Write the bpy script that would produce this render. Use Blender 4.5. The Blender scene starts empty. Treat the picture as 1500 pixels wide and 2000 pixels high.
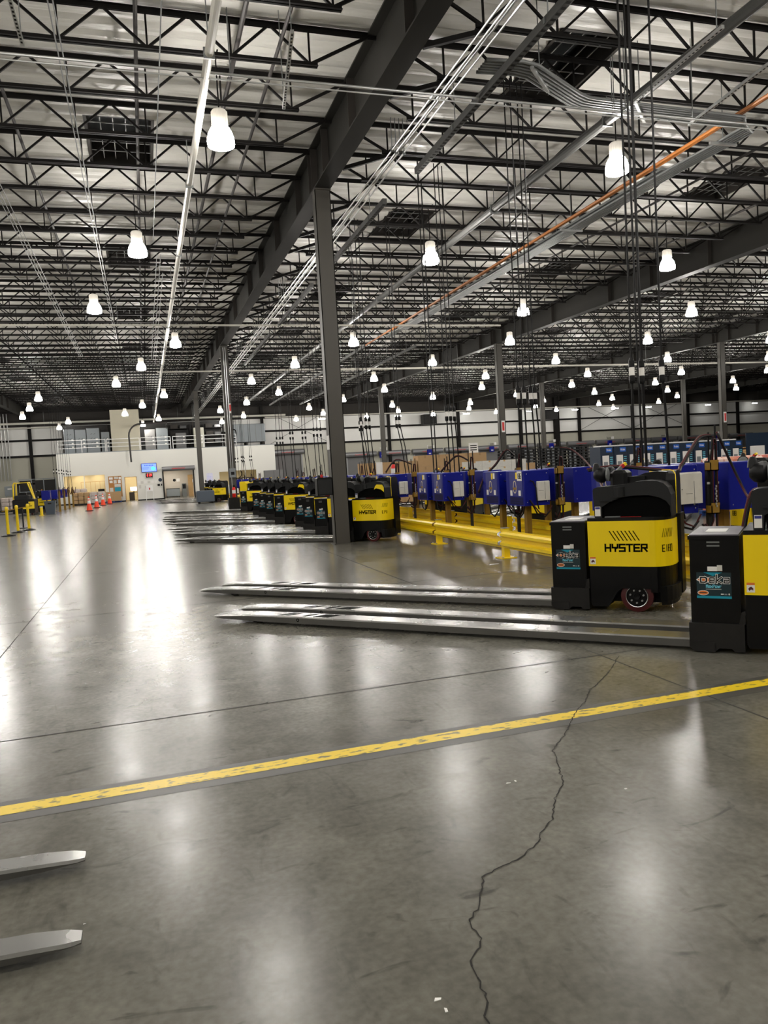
import bpy, math, random
from mathutils import Vector, Matrix
random.seed(7)
C = bpy.context.scene.collection
PI = math.pi
sc = bpy.context.scene

# ------------------------------------------------------------------ camera, exposure
YAW, PITCH, ROLL, FPX, CAMH = 0.298977, -0.0561197, -0.0570105, 1500.3, 1.55
fw = Vector((math.sin(YAW)*math.cos(PITCH), math.cos(YAW)*math.cos(PITCH), math.sin(PITCH)))
rt = Vector((math.cos(YAW), -math.sin(YAW), 0)); up = rt.cross(fw)
r2 = math.cos(ROLL)*rt + math.sin(ROLL)*up; u2 = -math.sin(ROLL)*rt + math.cos(ROLL)*up
cd = bpy.data.cameras.new('camera'); cam = bpy.data.objects.new('camera', cd); C.objects.link(cam)
cam.matrix_world = Matrix(((r2.x, u2.x, -fw.x, 0), (r2.y, u2.y, -fw.y, 0), (r2.z, u2.z, -fw.z, CAMH), (0, 0, 0, 1)))
cd.sensor_fit = 'HORIZONTAL'; cd.sensor_width = 36; cd.lens = 36*FPX/1500; cd.clip_end = 400; cd.clip_start = 0.05
sc.camera = cam
sc.view_settings.view_transform = 'Standard'; sc.view_settings.look = 'None'
sc.view_settings.gamma = 1; sc.view_settings.use_curve_mapping = False
EXPOSURE = 1.0
sc.view_settings.exposure = EXPOSURE
LAMP_POWER = 78.0
w = bpy.data.worlds.new('world'); sc.world = w; w.use_nodes = True
w.node_tree.nodes['Background'].inputs[0].default_value = (0.006, 0.006, 0.006, 1)
cy = sc.cycles
cy.max_bounces = 7; cy.diffuse_bounces = 4; cy.glossy_bounces = 3; cy.transmission_bounces = 4; cy.transparent_max_bounces = 6
cy.sample_clamp_indirect = 6.0; cy.caustics_reflective = False; cy.caustics_refractive = False

# ------------------------------------------------------------------ materials
def newmat(name):
    m = bpy.data.materials.new(name); m.use_nodes = True
    return m, m.node_tree, m.node_tree.nodes['Principled BSDF']
def lin(c):
    return tuple(((v/255)/12.92 if v <= 10 else (((v/255)+0.055)/1.055)**2.4) for v in c)+(1,)
def mat(name, rgb, rough=0.5, metal=0.0, var=0.12, scale=6.0, bump=0.0, coat=0.0, emis=None, estr=0.0, rvar=0.08, spec=None):
    m, nt, b = newmat(name); L = nt.links
    tc = nt.nodes.new('ShaderNodeTexCoord'); nz = nt.nodes.new('ShaderNodeTexNoise')
    nz.inputs['Scale'].default_value = scale; nz.inputs['Detail'].default_value = 4
    L.new(tc.outputs['Object'], nz.inputs['Vector'])
    c = lin(rgb); mx = nt.nodes.new('ShaderNodeMix'); mx.data_type = 'RGBA'
    mx.inputs[6].default_value = tuple(max(0, v*(1-var)) for v in c[:3])+(1,)
    mx.inputs[7].default_value = tuple(min(1, v*(1+var)) for v in c[:3])+(1,)
    L.new(nz.outputs['Fac'], mx.inputs[0]); L.new(mx.outputs[2], b.inputs['Base Color'])
    mr = nt.nodes.new('ShaderNodeMapRange'); mr.inputs[3].default_value = max(0.02, rough-rvar); mr.inputs[4].default_value = min(1, rough+rvar)
    L.new(nz.outputs['Fac'], mr.inputs[0]); L.new(mr.outputs[0], b.inputs['Roughness'])
    b.inputs['Metallic'].default_value = metal
    if spec is not None: b.inputs['Specular IOR Level'].default_value = spec
    if coat: b.inputs['Coat Weight'].default_value = coat; b.inputs['Coat Roughness'].default_value = 0.15
    if bump:
        bp = nt.nodes.new('ShaderNodeBump'); bp.inputs['Strength'].default_value = bump; bp.inputs['Distance'].default_value = 0.02
        L.new(nz.outputs['Fac'], bp.inputs['Height']); L.new(bp.outputs[0], b.inputs['Normal'])
    if emis:
        b.inputs['Emission Color'].default_value = lin(emis); b.inputs['Emission Strength'].default_value = estr
    return m
M = {}
M['steel'] = mat('dark steel primer', (50, 47, 44), 0.55, 0, 0.15, 2, spec=0.15)
M['joist'] = mat('black joist paint', (22, 20, 19), 0.6, 0, 0.1, 2, spec=0.15)
M['girder'] = mat('grey girder paint', (38, 37, 34), 0.6, 0, 0.08, 0.7, spec=0.15)
M['column'] = mat('bronze column paint', (66, 63, 57), 0.5, 0, 0.08, 1.5)
M['galv'] = mat('galvanised conduit', (205, 206, 205), 0.32, 0.85, 0.15, 5)
M['conduitgrey'] = mat('dull conduit', (128, 130, 130), 0.42, 0.4, 0.1, 4)
M['tray'] = mat('grey tray steel', (116, 119, 118), 0.5, 0.3, 0.12, 3)
M['pipe_white'] = mat('white pipe paint', (205, 202, 192), 0.45, 0, 0.06, 3)
M['pipe_dark'] = mat('sprinkler pipe paint', (48, 44, 43), 0.6, 0.0, 0.2, 4)
M['duct'] = mat('dull grey duct', (78, 78, 76), 0.5, 0.3, 0.12, 3)
M['orange'] = mat('orange cable jacket', (176, 106, 40), 0.5, 0, 0.1, 4)
M['yellow'] = mat('truck yellow', (246, 214, 0), 0.38, 0, 0.05, 2.5, coat=0.25)
M['railyel'] = mat('guard rail yellow', (250, 214, 22), 0.4, 0, 0.08, 3, coat=0.2)
M['mustard'] = mat('mustard post paint', (140, 106, 24), 0.55, 0, 0.15, 5)
M['black'] = mat('black plastic', (14, 14, 15), 0.42, 0, 0.2, 8, spec=0.22)
M['blackmetal'] = mat('satin black metal', (10, 10, 11), 0.36, 0, 0.25, 8, spec=0.22)
M['cowl'] = mat('dark grey moulded plastic', (33, 34, 35), 0.5, 0, 0.12, 12, spec=0.22)
M['skirt'] = mat('scuffed charcoal metal', (36, 35, 34), 0.5, 0.1, 0.3, 14, spec=0.22)
M['lid'] = mat('grey battery lid', (92, 88, 95), 0.45, 0.2, 0.12, 8)
M['fork'] = mat('worn fork steel', (168, 168, 166), 0.27, 0.85, 0.12, 3, rvar=0.04)
M['forkedge'] = mat('darker fork side steel', (98, 97, 94), 0.42, 0.6, 0.15, 5)  # darker steel tone for the fork sides and ends
M['blue'] = mat('charger cobalt enamel', (8, 20, 126), 0.4, 0, 0.08, 4, spec=0.22)
M['bluelight'] = mat('charger faded violet blue', (42, 48, 128), 0.45, 0, 0.08, 4)
M['cream'] = mat('cream print', (222, 212, 180), 0.6)
M['white'] = mat('white paper', (232, 230, 226), 0.6, 0, 0.03)
M['paper'] = mat('plastic document sleeve', (205, 203, 196), 0.3, 0, 0.12, 12)
M['teal'] = mat('teal print', (0, 140, 165), 0.5)
M['tealdark'] = mat('dark teal print', (6, 38, 46), 0.45, 0, 0.1)
M['ltblue'] = mat('light blue print', (110, 200, 222), 0.5)
M['orangeprint'] = mat('orange print', (222, 120, 48), 0.5)
M['black_ink'] = mat('black ink', (8, 8, 8), 0.8, spec=0.05)
M['red'] = mat('red plastic', (190, 26, 24), 0.45)
M['tyre'] = mat('dark red polyurethane', (74, 18, 20), 0.5, 0, 0.2, 12)
M['cable_black'] = mat('black cable rubber', (14, 13, 13), 0.5, spec=0.2)
M['cable_red'] = mat('dark red cable rubber', (70, 22, 24), 0.5, spec=0.2)
M['conc'] = mat('back wall concrete', (186, 184, 170), 0.9, 0, 0.1, 0.5, bump=0.1)
M['panelw'] = mat('white wall insulation', (232, 231, 227), 0.7, 0, 0.06, 0.7, bump=0.3)
M['office'] = mat('office wall paint', (226, 225, 218), 0.7, 0, 0.03, 0.6)
M['greypaint'] = mat('grey enclosure paint', (128, 134, 138), 0.5, 0.2, 0.12, 1.2)
M['beige'] = mat('beige masonry paint', (196, 190, 170), 0.8, 0, 0.05, 1.5)
M['doorgrey'] = mat('grey shutter', (112, 112, 112), 0.6, 0, 0.05, 2)
M['tube'] = mat('grey shutter housing', (138, 138, 140), 0.42, 0.5, 0.06, 2)
M['shutred'] = mat('red warning print', (205, 60, 58), 0.6)
M['wood'] = mat('light wood', (196, 160, 108), 0.5, 0, 0.15, 6)
M['cork'] = mat('cork board', (172, 120, 66), 0.9, 0, 0.12, 20)
M['cardboard'] = mat('cardboard', (178, 146, 106), 0.85, 0, 0.08, 5)
M['cardtape'] = mat('cardboard tape', (160, 128, 90), 0.5, 0, 0.08, 5)
M['roomwall'] = mat('cream room wall', (222, 210, 176), 0.8, 0, 0.04, 1)
M['roomgrey'] = mat('corridor wall', (196, 188, 176), 0.8, 0, 0.04, 1)
M['darkwood'] = mat('dark cabinet', (44, 38, 36), 0.5)
M['conewhite'] = mat('reflective white', (236, 236, 234), 0.4)
M['coneorange'] = mat('cone orange', (255, 74, 34), 0.5, 0, 0.05)
M['binblue'] = mat('slate bin plastic', (74, 84, 96), 0.5, 0, 0.08, 4)
M['navybox'] = mat('navy carton print', (14, 36, 58), 0.5, 0, 0.2, 3)
M['navylight'] = mat('blue carton print', (60, 104, 140), 0.5, 0, 0.15, 3)
M['bluetag'] = mat('bright blue print', (20, 92, 190), 0.5)
M['fruit'] = None
M['wrap'] = mat('shrink wrap bags', (196, 184, 178), 0.22, 0, 0.3, 7, bump=0.6)
M['palletblack'] = mat('black plastic pallet', (30, 31, 33), 0.6)
M['palletblue'] = mat('blue wooden pallet', (34, 66, 130), 0.7)
M['skydark'] = mat('dark skylight glass', (40, 42, 42), 0.35, 0, 0.3, 3)
M['bar'] = mat('skylight grid bars', (120, 120, 118), 0.5, 0.4)
M['steelbright'] = mat('bright steel', (210, 210, 210), 0.25, 0.95, 0.1, 10)
M['chairred'] = mat('fire extinguisher red', (214, 24, 20), 0.35)
def glow(name, rgb, s):
    m, nt, b = newmat(name)
    b.inputs['Base Color'].default_value = lin(rgb); b.inputs['Emission Color'].default_value = lin(rgb); b.inputs['Emission Strength'].default_value = s
    return m
M['lamp'] = glow('glowing lamp refractor', (255, 250, 243), LAMP_POWER)
M['lampneck'] = mat('ribbed lamp housing', (170, 166, 158), 0.4, 0, 0.05, 10, emis=(255, 244, 226), estr=0.16)
M['officelight'] = glow('office ceiling light', (255, 240, 212), 5.0)
M['corrlight'] = glow('corridor ceiling light', (255, 250, 240), 8.0)
M['screen'] = glow('blue screen', (96, 120, 255), 1.1)
M['screentext'] = glow('screen print', (40, 60, 190), 0.8)
M['screengreen'] = glow('screen green disc', (70, 190, 200), 1.0)
M['ledred'] = glow('red led digits', (255, 60, 60), 2.0)
M['exit'] = glow('exit sign', (255, 60, 50), 1.4)
M['lightbar'] = glow('small wall light', (255, 255, 250), 9.0)
M['monitor'] = glow('monitor glare', (240, 240, 255), 1.6)

# insulation ceiling
def ceiling_mat():
    m, nt, b = newmat('white vinyl roof insulation'); L = nt.links
    tc = nt.nodes.new('ShaderNodeTexCoord'); mp = nt.nodes.new('ShaderNodeMapping'); mp.inputs['Scale'].default_value = (1.1, 5.5, 1)
    nz = nt.nodes.new('ShaderNodeTexNoise'); nz.inputs['Scale'].default_value = 1.3; nz.inputs['Detail'].default_value = 3
    L.new(tc.outputs['Object'], mp.inputs[0]); L.new(mp.outputs[0], nz.inputs['Vector'])
    bp = nt.nodes.new('ShaderNodeBump'); bp.inputs['Strength'].default_value = 0.55; bp.inputs['Distance'].default_value = 0.06
    L.new(nz.outputs['Fac'], bp.inputs['Height']); L.new(bp.outputs[0], b.inputs['Normal'])
    b.inputs['Base Color'].default_value = lin((200, 198, 191)); b.inputs['Roughness'].default_value = 0.4
    b.inputs['Specular IOR Level'].default_value = 0.6
    return m
M['ceil'] = ceiling_mat()
# polished concrete floor
def floor_mat():
    m, nt, b = newmat('polished concrete'); L = nt.links; N = nt.nodes
    tc = N.new('ShaderNodeTexCoord')
    def noise(s, d, dist=0.0, sc3=(1, 1, 1)):
        mp = N.new('ShaderNodeMapping'); mp.inputs['Scale'].default_value = sc3
        n = N.new('ShaderNodeTexNoise'); n.inputs['Scale'].default_value = s; n.inputs['Detail'].default_value = d; n.inputs['Distortion'].default_value = dist
        L.new(tc.outputs['Object'], mp.inputs[0]); L.new(mp.outputs[0], n.inputs['Vector']); return n
    a = noise(0.9, 8, 0.6); c2 = noise(4.5, 8, 0.4); c3 = noise(30, 4); c4 = noise(9, 8, 1.2, (1, 0.35, 1))
    r = N.new('ShaderNodeValToRGB'); e = r.color_ramp.elements
    e[0].position = 0.25; e[0].color = lin((92, 90, 82)); e[1].position = 0.75; e[1].color = lin((120, 118, 109))
    L.new(a.outputs['Fac'], r.inputs[0])
    r2_ = N.new('ShaderNodeValToRGB'); e = r2_.color_ramp.elements
    e[0].position = 0.2; e[0].color = (0.72, 0.72, 0.72, 1); e[1].position = 0.75; e[1].color = (1.1, 1.1, 1.1, 1)
    L.new(c2.outputs['Fac'], r2_.inputs[0])
    mu = N.new('ShaderNodeMix'); mu.data_type = 'RGBA'; mu.blend_type = 'MULTIPLY'; mu.inputs[0].default_value = 1
    L.new(r.outputs[0], mu.inputs[6]); L.new(r2_.outputs[0], mu.inputs[7])
    # small dark stains and nicks
    r3 = N.new('ShaderNodeValToRGB'); e = r3.color_ramp.elements
    e[0].position = 0.24; e[0].color = (0.68, 0.68, 0.68, 1); e[1].position = 0.4; e[1].color = (1, 1, 1, 1)
    L.new(c4.outputs['Fac'], r3.inputs[0])
    mu2 = N.new('ShaderNodeMix'); mu2.data_type = 'RGBA'; mu2.blend_type = 'MULTIPLY'; mu2.inputs[0].default_value = 1
    L.new(mu.outputs[2], mu2.inputs[6]); L.new(r3.outputs[0], mu2.inputs[7]); 
    r4 = N.new('ShaderNodeValToRGB'); e = r4.color_ramp.elements
    e[0].position = 0.3; e[0].color = (0.82, 0.82, 0.82, 1); e[1].position = 0.7; e[1].color = (1.13, 1.13, 1.13, 1)
    L.new(c3.outputs['Fac'], r4.inputs[0])
    mu3 = N.new('ShaderNodeMix'); mu3.data_type = 'RGBA'; mu3.blend_type = 'MULTIPLY'; mu3.inputs[0].default_value = 1
    L.new(mu2.outputs[2], mu3.inputs[6]); L.new(r4.outputs[0], mu3.inputs[7])
    # sparse dark scuffs
    c5 = noise(2.3, 10, 2.2, (1, 1.9, 1)); r5 = N.new('ShaderNodeValToRGB'); e = r5.color_ramp.elements
    e[0].position = 0.27; e[0].color = (0.5, 0.5, 0.5, 1); e[1].position = 0.36; e[1].color = (1, 1, 1, 1)
    L.new(c5.outputs['Fac'], r5.inputs[0])
    mu4 = N.new('ShaderNodeMix'); mu4.data_type = 'RGBA'; mu4.blend_type = 'MULTIPLY'; mu4.inputs[0].default_value = 1
    L.new(mu3.outputs[2], mu4.inputs[6]); L.new(r5.outputs[0], mu4.inputs[7]); L.new(mu4.outputs[2], b.inputs['Base Color'])
    mr = N.new('ShaderNodeMapRange'); mr.inputs[1].default_value = 0.2; mr.inputs[2].default_value = 0.8; mr.inputs[3].default_value = 0.2; mr.inputs[4].default_value = 0.28
    L.new(c2.outputs['Fac'], mr.inputs[0]); L.new(mr.outputs[0], b.inputs['Roughness'])
    bp = N.new('ShaderNodeBump'); bp.inputs['Strength'].default_value = 0.12; bp.inputs['Distance'].default_value = 0.004
    L.new(c3.outputs['Fac'], bp.inputs['Height'])
    bp2 = N.new('ShaderNodeBump'); bp2.inputs['Strength'].default_value = 0.04; bp2.inputs['Distance'].default_value = 0.01
    L.new(a.outputs['Fac'], bp2.inputs['Height']); L.new(bp2.outputs[0], b.inputs['Normal'])
    b.inputs['Specular IOR Level'].default_value = 0.27
    return m
M['floor'] = floor_mat()
M['joint'] = mat('saw cut joint', (40, 39, 36), 0.8)
M['crack'] = mat('dark crack ribbon', (30, 28, 25), 0.9)  # even dark colour of the crack ribbon
M['oldtape'] = mat('old tape residue', (74, 73, 69), 0.4, 0, 0.2, 14)
def worn_yellow():
    m, nt, b = newmat('worn yellow floor paint'); L = nt.links; N = nt.nodes
    tc = N.new('ShaderNodeTexCoord'); mp = N.new('ShaderNodeMapping'); mp.inputs['Scale'].default_value = (1, 2.2, 1)
    n = N.new('ShaderNodeTexNoise'); n.inputs['Scale'].default_value = 14; n.inputs['Detail'].default_value = 8
    L.new(tc.outputs['Object'], mp.inputs[0]); L.new(mp.outputs[0], n.inputs['Vector'])
    r = N.new('ShaderNodeValToRGB'); e = r.color_ramp.elements
    e[0].position = 0.36; e[0].color = lin((110, 102, 58)); e[1].position = 0.45; e[1].color = lin((232, 200, 34))
    L.new(n.outputs['Fac'], r.inputs[0]); L.new(r.outputs[0], b.inputs['Base Color']); b.inputs['Roughness'].default_value = 0.38
    return m
M['lineyel'] = worn_yellow()
def fruit_mat():
    m, nt, b = newmat('netted oranges and labels'); L = nt.links; N = nt.nodes
    tc = N.new('ShaderNodeTexCoord'); v = N.new('ShaderNodeTexVoronoi'); v.inputs['Scale'].default_value = 9
    L.new(tc.outputs['Object'], v.inputs['Vector'])
    r = N.new('ShaderNodeValToRGB'); e = r.color_ramp.elements
    e[0].position = 0.0; e[0].color = lin((226, 160, 124)); e[1].position = 1; e[1].color = lin((240, 226, 220))
    x = r.color_ramp.elements.new(0.45); x.color = lin((190, 96, 88)); x = r.color_ramp.elements.new(0.6); x.color = lin((232, 190, 170))
    L.new(v.outputs['Color'], r.inputs[0]); L.new(r.outputs[0], b.inputs['Base Color']); b.inputs['Roughness'].default_value = 0.3
    return m
M['fruit'] = fruit_mat()

# ------------------------------------------------------------------ mesh helpers
class MB:
    def __init__(s): s.v = []; s.f = []; s.mi = []; s.mats = []
    def m(s, mat):
        mm = M[mat] if isinstance(mat, str) else mat
        if mm not in s.mats: s.mats.append(mm)
        return s.mats.index(mm)
    def add(s, vs, fs, mat):
        k = len(s.v); i = s.m(mat); s.v += [tuple(v) for v in vs]
        for f in fs: s.f.append([k+j for j in f]); s.mi.append(i)
    def box(s, x0, x1, y0, y1, z0, z1, mat):
        s.add([(x0,y0,z0),(x1,y0,z0),(x1,y1,z0),(x0,y1,z0),(x0,y0,z1),(x1,y0,z1),(x1,y1,z1),(x0,y1,z1)],
              [(0,3,2,1),(4,5,6,7),(0,1,5,4),(1,2,6,5),(2,3,7,6),(3,0,4,7)], mat)
    def cbox(s, x0, x1, y0, y1, z0, z1, mat, c=0.01):          # box with chamfered vertical edges and top
        pts = [(x0+c,y0),(x1-c,y0),(x1,y0+c),(x1,y1-c),(x1-c,y1),(x0+c,y1),(x0,y1-c),(x0,y0+c)]
        s.prism(pts, z0, z1-c, mat, top=False); cx, cy_ = (x0+x1)/2, (y0+y1)/2
        n = len(pts); ins = [(cx+(p[0]-cx)*(1-2*c/(x1-x0)), cy_+(p[1]-cy_)*(1-2*c/(y1-y0))) for p in pts]
        vs = [(p[0],p[1],z1-c) for p in pts]+[(p[0],p[1],z1) for p in ins]
        s.add(vs, [(i,(i+1)%n,n+(i+1)%n,n+i) for i in range(n)]+[tuple(range(n,2*n))], mat)
    def prism(s, pts, z0, z1, mat, top=True, bot=True):
        n = len(pts); vs = [(p[0],p[1],z0) for p in pts]+[(p[0],p[1],z1) for p in pts]
        fs = [(i,(i+1)%n,n+(i+1)%n,n+i) for i in range(n)]
        if bot: fs.append(tuple(range(n-1,-1,-1)))
        if top: fs.append(tuple(range(n,2*n)))
        s.add(vs, fs, mat)
    def ext(s, pts, y0, y1, mat):                                # profile in x,z extruded along y
        n = len(pts); vs = [(p[0],y0,p[1]) for p in pts]+[(p[0],y1,p[1]) for p in pts]
        s.add(vs, [(i,(i+1)%n,n+(i+1)%n,n+i) for i in range(n)]+[tuple(range(n-1,-1,-1)), tuple(range(n,2*n))], mat)
    def extx(s, pts, x0, x1, mat):                               # profile in y,z extruded along x
        n = len(pts); vs = [(x0,p[0],p[1]) for p in pts]+[(x1,p[0],p[1]) for p in pts]
        s.add(vs, [(i,(i+1)%n,n+(i+1)%n,n+i) for i in range(n)]+[tuple(range(n-1,-1,-1)), tuple(range(n,2*n))], mat)
    def bar(s, a, b, w, h, mat):
        a = Vector(a); b = Vector(b); d = (b-a)
        if d.length < 1e-6: return
        d.normalize(); u = Vector((0,0,1)) if abs(d.z) < 0.95 else Vector((0,1,0))
        p = d.cross(u).normalized(); q = p.cross(d)
        vs = [e+p*i*w/2+q*j*h/2 for e in (a,b) for i,j in ((-1,-1),(1,-1),(1,1),(-1,1))]
        s.add(vs, [(0,3,2,1),(4,5,6,7),(0,1,5,4),(1,2,6,5),(2,3,7,6),(3,0,4,7)], mat)
    def tube(s, pts, r, mat, n=8, cap=True):
        pts = [Vector(p) for p in pts]; k = len(s.v); i_ = s.m(mat); ref = None
        for i, p in enumerate(pts):
            d = (pts[min(i+1,len(pts)-1)]-pts[max(i-1,0)]).normalized()
            if ref is None: ref = Vector((0,0,1)) if abs(d.z) < 0.9 else Vector((1,0,0))
            a = d.cross(ref).normalized(); b = a.cross(d); ref = b
            rr = r[i] if isinstance(r, (list,tuple)) else r
            for j in range(n):
                t = 2*PI*j/n; s.v.append(tuple(p+a*math.cos(t)*rr+b*math.sin(t)*rr))
        for i in range(len(pts)-1):
            for j in range(n):
                s.f.append([k+i*n+j, k+i*n+(j+1)%n, k+(i+1)*n+(j+1)%n, k+(i+1)*n+j]); s.mi.append(i_)
        if cap:
            s.f.append([k+j for j in range(n)][::-1]); s.mi.append(i_)
            s.f.append([k+(len(pts)-1)*n+j for j in range(n)]); s.mi.append(i_)
    def lathe(s, c, prof, mat, n=16, axis='z', cap=True):
        k = len(s.v); i_ = s.m(mat)
        for r, z in prof:
            for j in range(n):
                t = 2*PI*j/n; a, b = r*math.cos(t), r*math.sin(t)
                s.v.append({'z': (c[0]+a,c[1]+b,c[2]+z), 'x': (c[0]+z,c[1]+a,c[2]+b), 'y': (c[0]+b,c[1]+z,c[2]+a)}[axis])
        for i in range(len(prof)-1):
            for j in range(n):
                s.f.append([k+i*n+j, k+i*n+(j+1)%n, k+(i+1)*n+(j+1)%n, k+(i+1)*n+j]); s.mi.append(i_)
        if cap and prof[0][0] > 1e-4: s.f.append([k+j for j in range(n)][::-1]); s.mi.append(i_)
        if cap and prof[-1][0] > 1e-4: s.f.append([k+(len(prof)-1)*n+j for j in range(n)]); s.mi.append(i_)
    def build(s, name, parent=None, smooth=False, label=None, loc=None):
        me = bpy.data.meshes.new(name); me.from_pydata(s.v, [], s.f)
        for mm in s.mats: me.materials.append(mm)
        me.polygons.foreach_set('material_index', s.mi)
        if smooth: me.polygons.foreach_set('use_smooth', [True]*len(s.f))
        me.update()
        if smooth == 'auto': me.set_sharp_from_angle(angle=math.radians(35))
        o = bpy.data.objects.new(name, me); C.objects.link(o)
        if parent: o.parent = parent
        if label: o['label'] = label
        if loc: o.location = loc
        return o
def tag(o, label, cat, group=None):
    o['label'] = label; o['category'] = cat
    if len(label.split()) > 16: print('LONG', len(label.split()), label)
    if group: o['group'] = group
    return o
def thing(name, label, cat, loc=(0,0,0), rz=0, group=None):
    o = bpy.data.objects.new(name, None); C.objects.link(o); o.location = loc; o.rotation_euler = (0,0,rz); o.empty_display_size = 0.2
    return tag(o, label, cat, group)
def struct(o): o['kind'] = 'structure'; return o
KIDS = {}
def kids(o):
    return [c for c in o.children]
def dup(root, loc, rz=0, label=None, group=None):
    r = root.copy(); C.objects.link(r); r.location = loc; r.rotation_euler = (0,0,rz)
    if label:
        r['label'] = label
        if len(label.split()) > 16: print('LONG', len(label.split()), label)
    if group: r['group'] = group
    for ch in root.children:
        c = ch.copy(); C.objects.link(c); c.parent = r
        for g in ch.children:
            d = g.copy(); C.objects.link(d); d.parent = c
    return r
ORD = ['first','second','third','fourth','fifth','sixth','seventh','eighth','ninth','tenth','eleventh','twelfth','thirteenth','fourteenth','fifteenth','sixteenth','seventeenth','eighteenth','nineteenth','twentieth']
def nth(i):
    if i < 20: return ORD[i]
    t = {2:'twenty',3:'thirty',4:'forty',5:'fifty',6:'sixty'}[(i+1)//10]; u = (i+1)%10
    return (t[:-1]+'ieth') if u == 0 else t+'-'+ORD[u-1]

# ------------------------------------------------------------------ stroke lettering
GL = {
 'A':[[(0,0),(0,5),(1,6),(3,6),(4,5),(4,0)],[(0,3),(4,3)]], 'B':[[(0,0),(0,6),(3,6),(4,5),(4,4),(3,3),(0,3)],[(3,3),(4,2),(4,1),(3,0),(0,0)]],
 'C':[[(4,6),(1,6),(0,5),(0,1),(1,0),(4,0)]], 'D':[[(0,0),(0,6),(3,6),(4,5),(4,1),(3,0),(0,0)]], 'E':[[(4,6),(0,6),(0,0),(4,0)],[(0,3),(3.5,3)]],
 'F':[[(4,6),(0,6),(0,0)],[(0,3),(3.5,3)]], 'G':[[(4,6),(1,6),(0,5),(0,1),(1,0),(4,0),(4,3),(2.5,3)]], 'H':[[(0,0),(0,6)],[(4,0),(4,6)],[(0,3),(4,3)]],
 'I':[[(2,0),(2,6)]], 'K':[[(0,0),(0,6)],[(4,6),(0.4,3),(4,0)]], 'L':[[(0,6),(0,0),(4,0)]], 'M':[[(0,0),(0,6),(2,3),(4,6),(4,0)]], 'N':[[(0,0),(0,6),(4,0),(4,6)]],
 'O':[[(0,1),(0,5),(1,6),(3,6),(4,5),(4,1),(3,0),(1,0),(0,1)]], 'P':[[(0,0),(0,6),(3,6),(4,5),(4,4),(3,3),(0,3)]], 'Q':[[(0,1),(0,5),(1,6),(3,6),(4,5),(4,1),(3,0),(1,0),(0,1)],[(2.5,1.5),(4,0)]],
 'R':[[(0,0),(0,6),(4,6),(4,3),(0,3)],[(1.8,3),(4,0)]], 'S':[[(4,6),(0,6),(0,3),(4,3),(4,0),(0,0)]], 'T':[[(0,6),(4,6)],[(2,6),(2,0)]], 'U':[[(0,6),(0,1),(1,0),(3,0),(4,1),(4,6)]],
 'V':[[(0,6),(2,0),(4,6)]], 'W':[[(0,6),(1,0),(2,4),(3,0),(4,6)]], 'X':[[(0,0),(4,6)],[(0,6),(4,0)]], 'Y':[[(0,6),(0,3.2),(4,3.2)],[(4,6),(4,3.2),(2.2,2.2),(2.2,0)]],
 'a':[[(0.3,4),(4,4),(4,0),(0,0),(0,2.2),(4,2.2)]], 'e':[[(0,2),(4,2),(4,4),(0,4),(0,0),(3.8,0)]], 'k':[[(0,0),(0,6.6)],[(4,4.6),(0.4,2),(4,0)]], 'i':[[(2,0),(2,4)]], 'd':[[(4,6),(4,0),(0,0),(0,4),(4,4)]],
 'x':[[(0,0),(4,4)],[(0,4),(4,0)]], 'w':[[(0,4),(1,0),(2,3),(3,0),(4,4)]], 'r':[[(0,0),(0,4),(3,4)]], 'o':[[(0,0),(0,4),(4,4),(4,0),(0,0)]], 'm':[[(0,0),(0,4),(4,4),(4,0)],[(2,4),(2,0)]],
 '0':[[(0,0),(0,6),(4,6),(4,0),(0,0)]], '1':[[(2,0),(2,6)]], '2':[[(0,6),(4,6),(4,3),(0,3),(0,0),(4,0)]], '4':[[(3,0),(3,6),(0,2),(4,2)]], '6':[[(4,6),(0,6),(0,0),(4,0),(4,3),(0,3)]],
 '7':[[(0,6),(4,6),(2,0)]], '8':[[(0,0),(0,6),(4,6),(4,0),(0,0)],[(0,3),(4,3)]], '9':[[(4,0),(4,6),(0,6),(0,3),(4,3)]], '/':[[(0,0),(4,6)]], '3':[[(0,6),(4,6),(4,0),(0,0)],[(1,3),(4,3)]], '5':[[(4,6),(0,6),(0,3),(4,3),(4,0),(0,0)]], '.':[[(1.6,0),(2.4,0)]],
}
def seg(mb, a, b, t, fn, mat, off):
    ax, ay = a; bx, by = b; dx, dy = bx-ax, by-ay; l = math.hypot(dx, dy) or 1; dx /= l; dy /= l
    e = t/2; ax -= dx*e; ay -= dy*e; bx += dx*e; by += dy*e; px, py = -dy*e, dx*e
    q = [(ax-px,ay-py),(bx-px,by-py),(bx+px,by+py),(ax+px,ay+py)]
    mb.add([fn(x, y, off) for x, y in q]+[fn(x, y, 0.0002) for x, y in q], [(0,1,2,3),(0,4,5,1),(1,5,6,2),(2,6,7,3),(3,7,4,0)], mat)
def text(mb, s, x, y, cw, ch, gap, t, fn, mat, off=0.0015, shear=0.0):
    for c in s:
        if c in GL:
            for pl in GL[c]:
                for p, q in zip(pl, pl[1:]):
                    A = (x+p[0]/4*cw+shear*p[1]/6*ch, y+p[1]/6*ch); B = (x+q[0]/4*cw+shear*q[1]/6*ch, y+q[1]/6*ch)
                    seg(mb, A, B, t, fn, mat, off)
        x += (cw+gap) if c != '1' else (cw*0.85+gap)
def poly(mb, pts, fn, mat, off):
    mb.add([fn(x, y, off) for x, y in pts], [tuple(range(len(pts)))], mat)
def ell(cx, cy_, a, b, n=20): return [(cx+a*math.cos(2*PI*i/n), cy_+b*math.sin(2*PI*i/n)) for i in range(n)]

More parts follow.
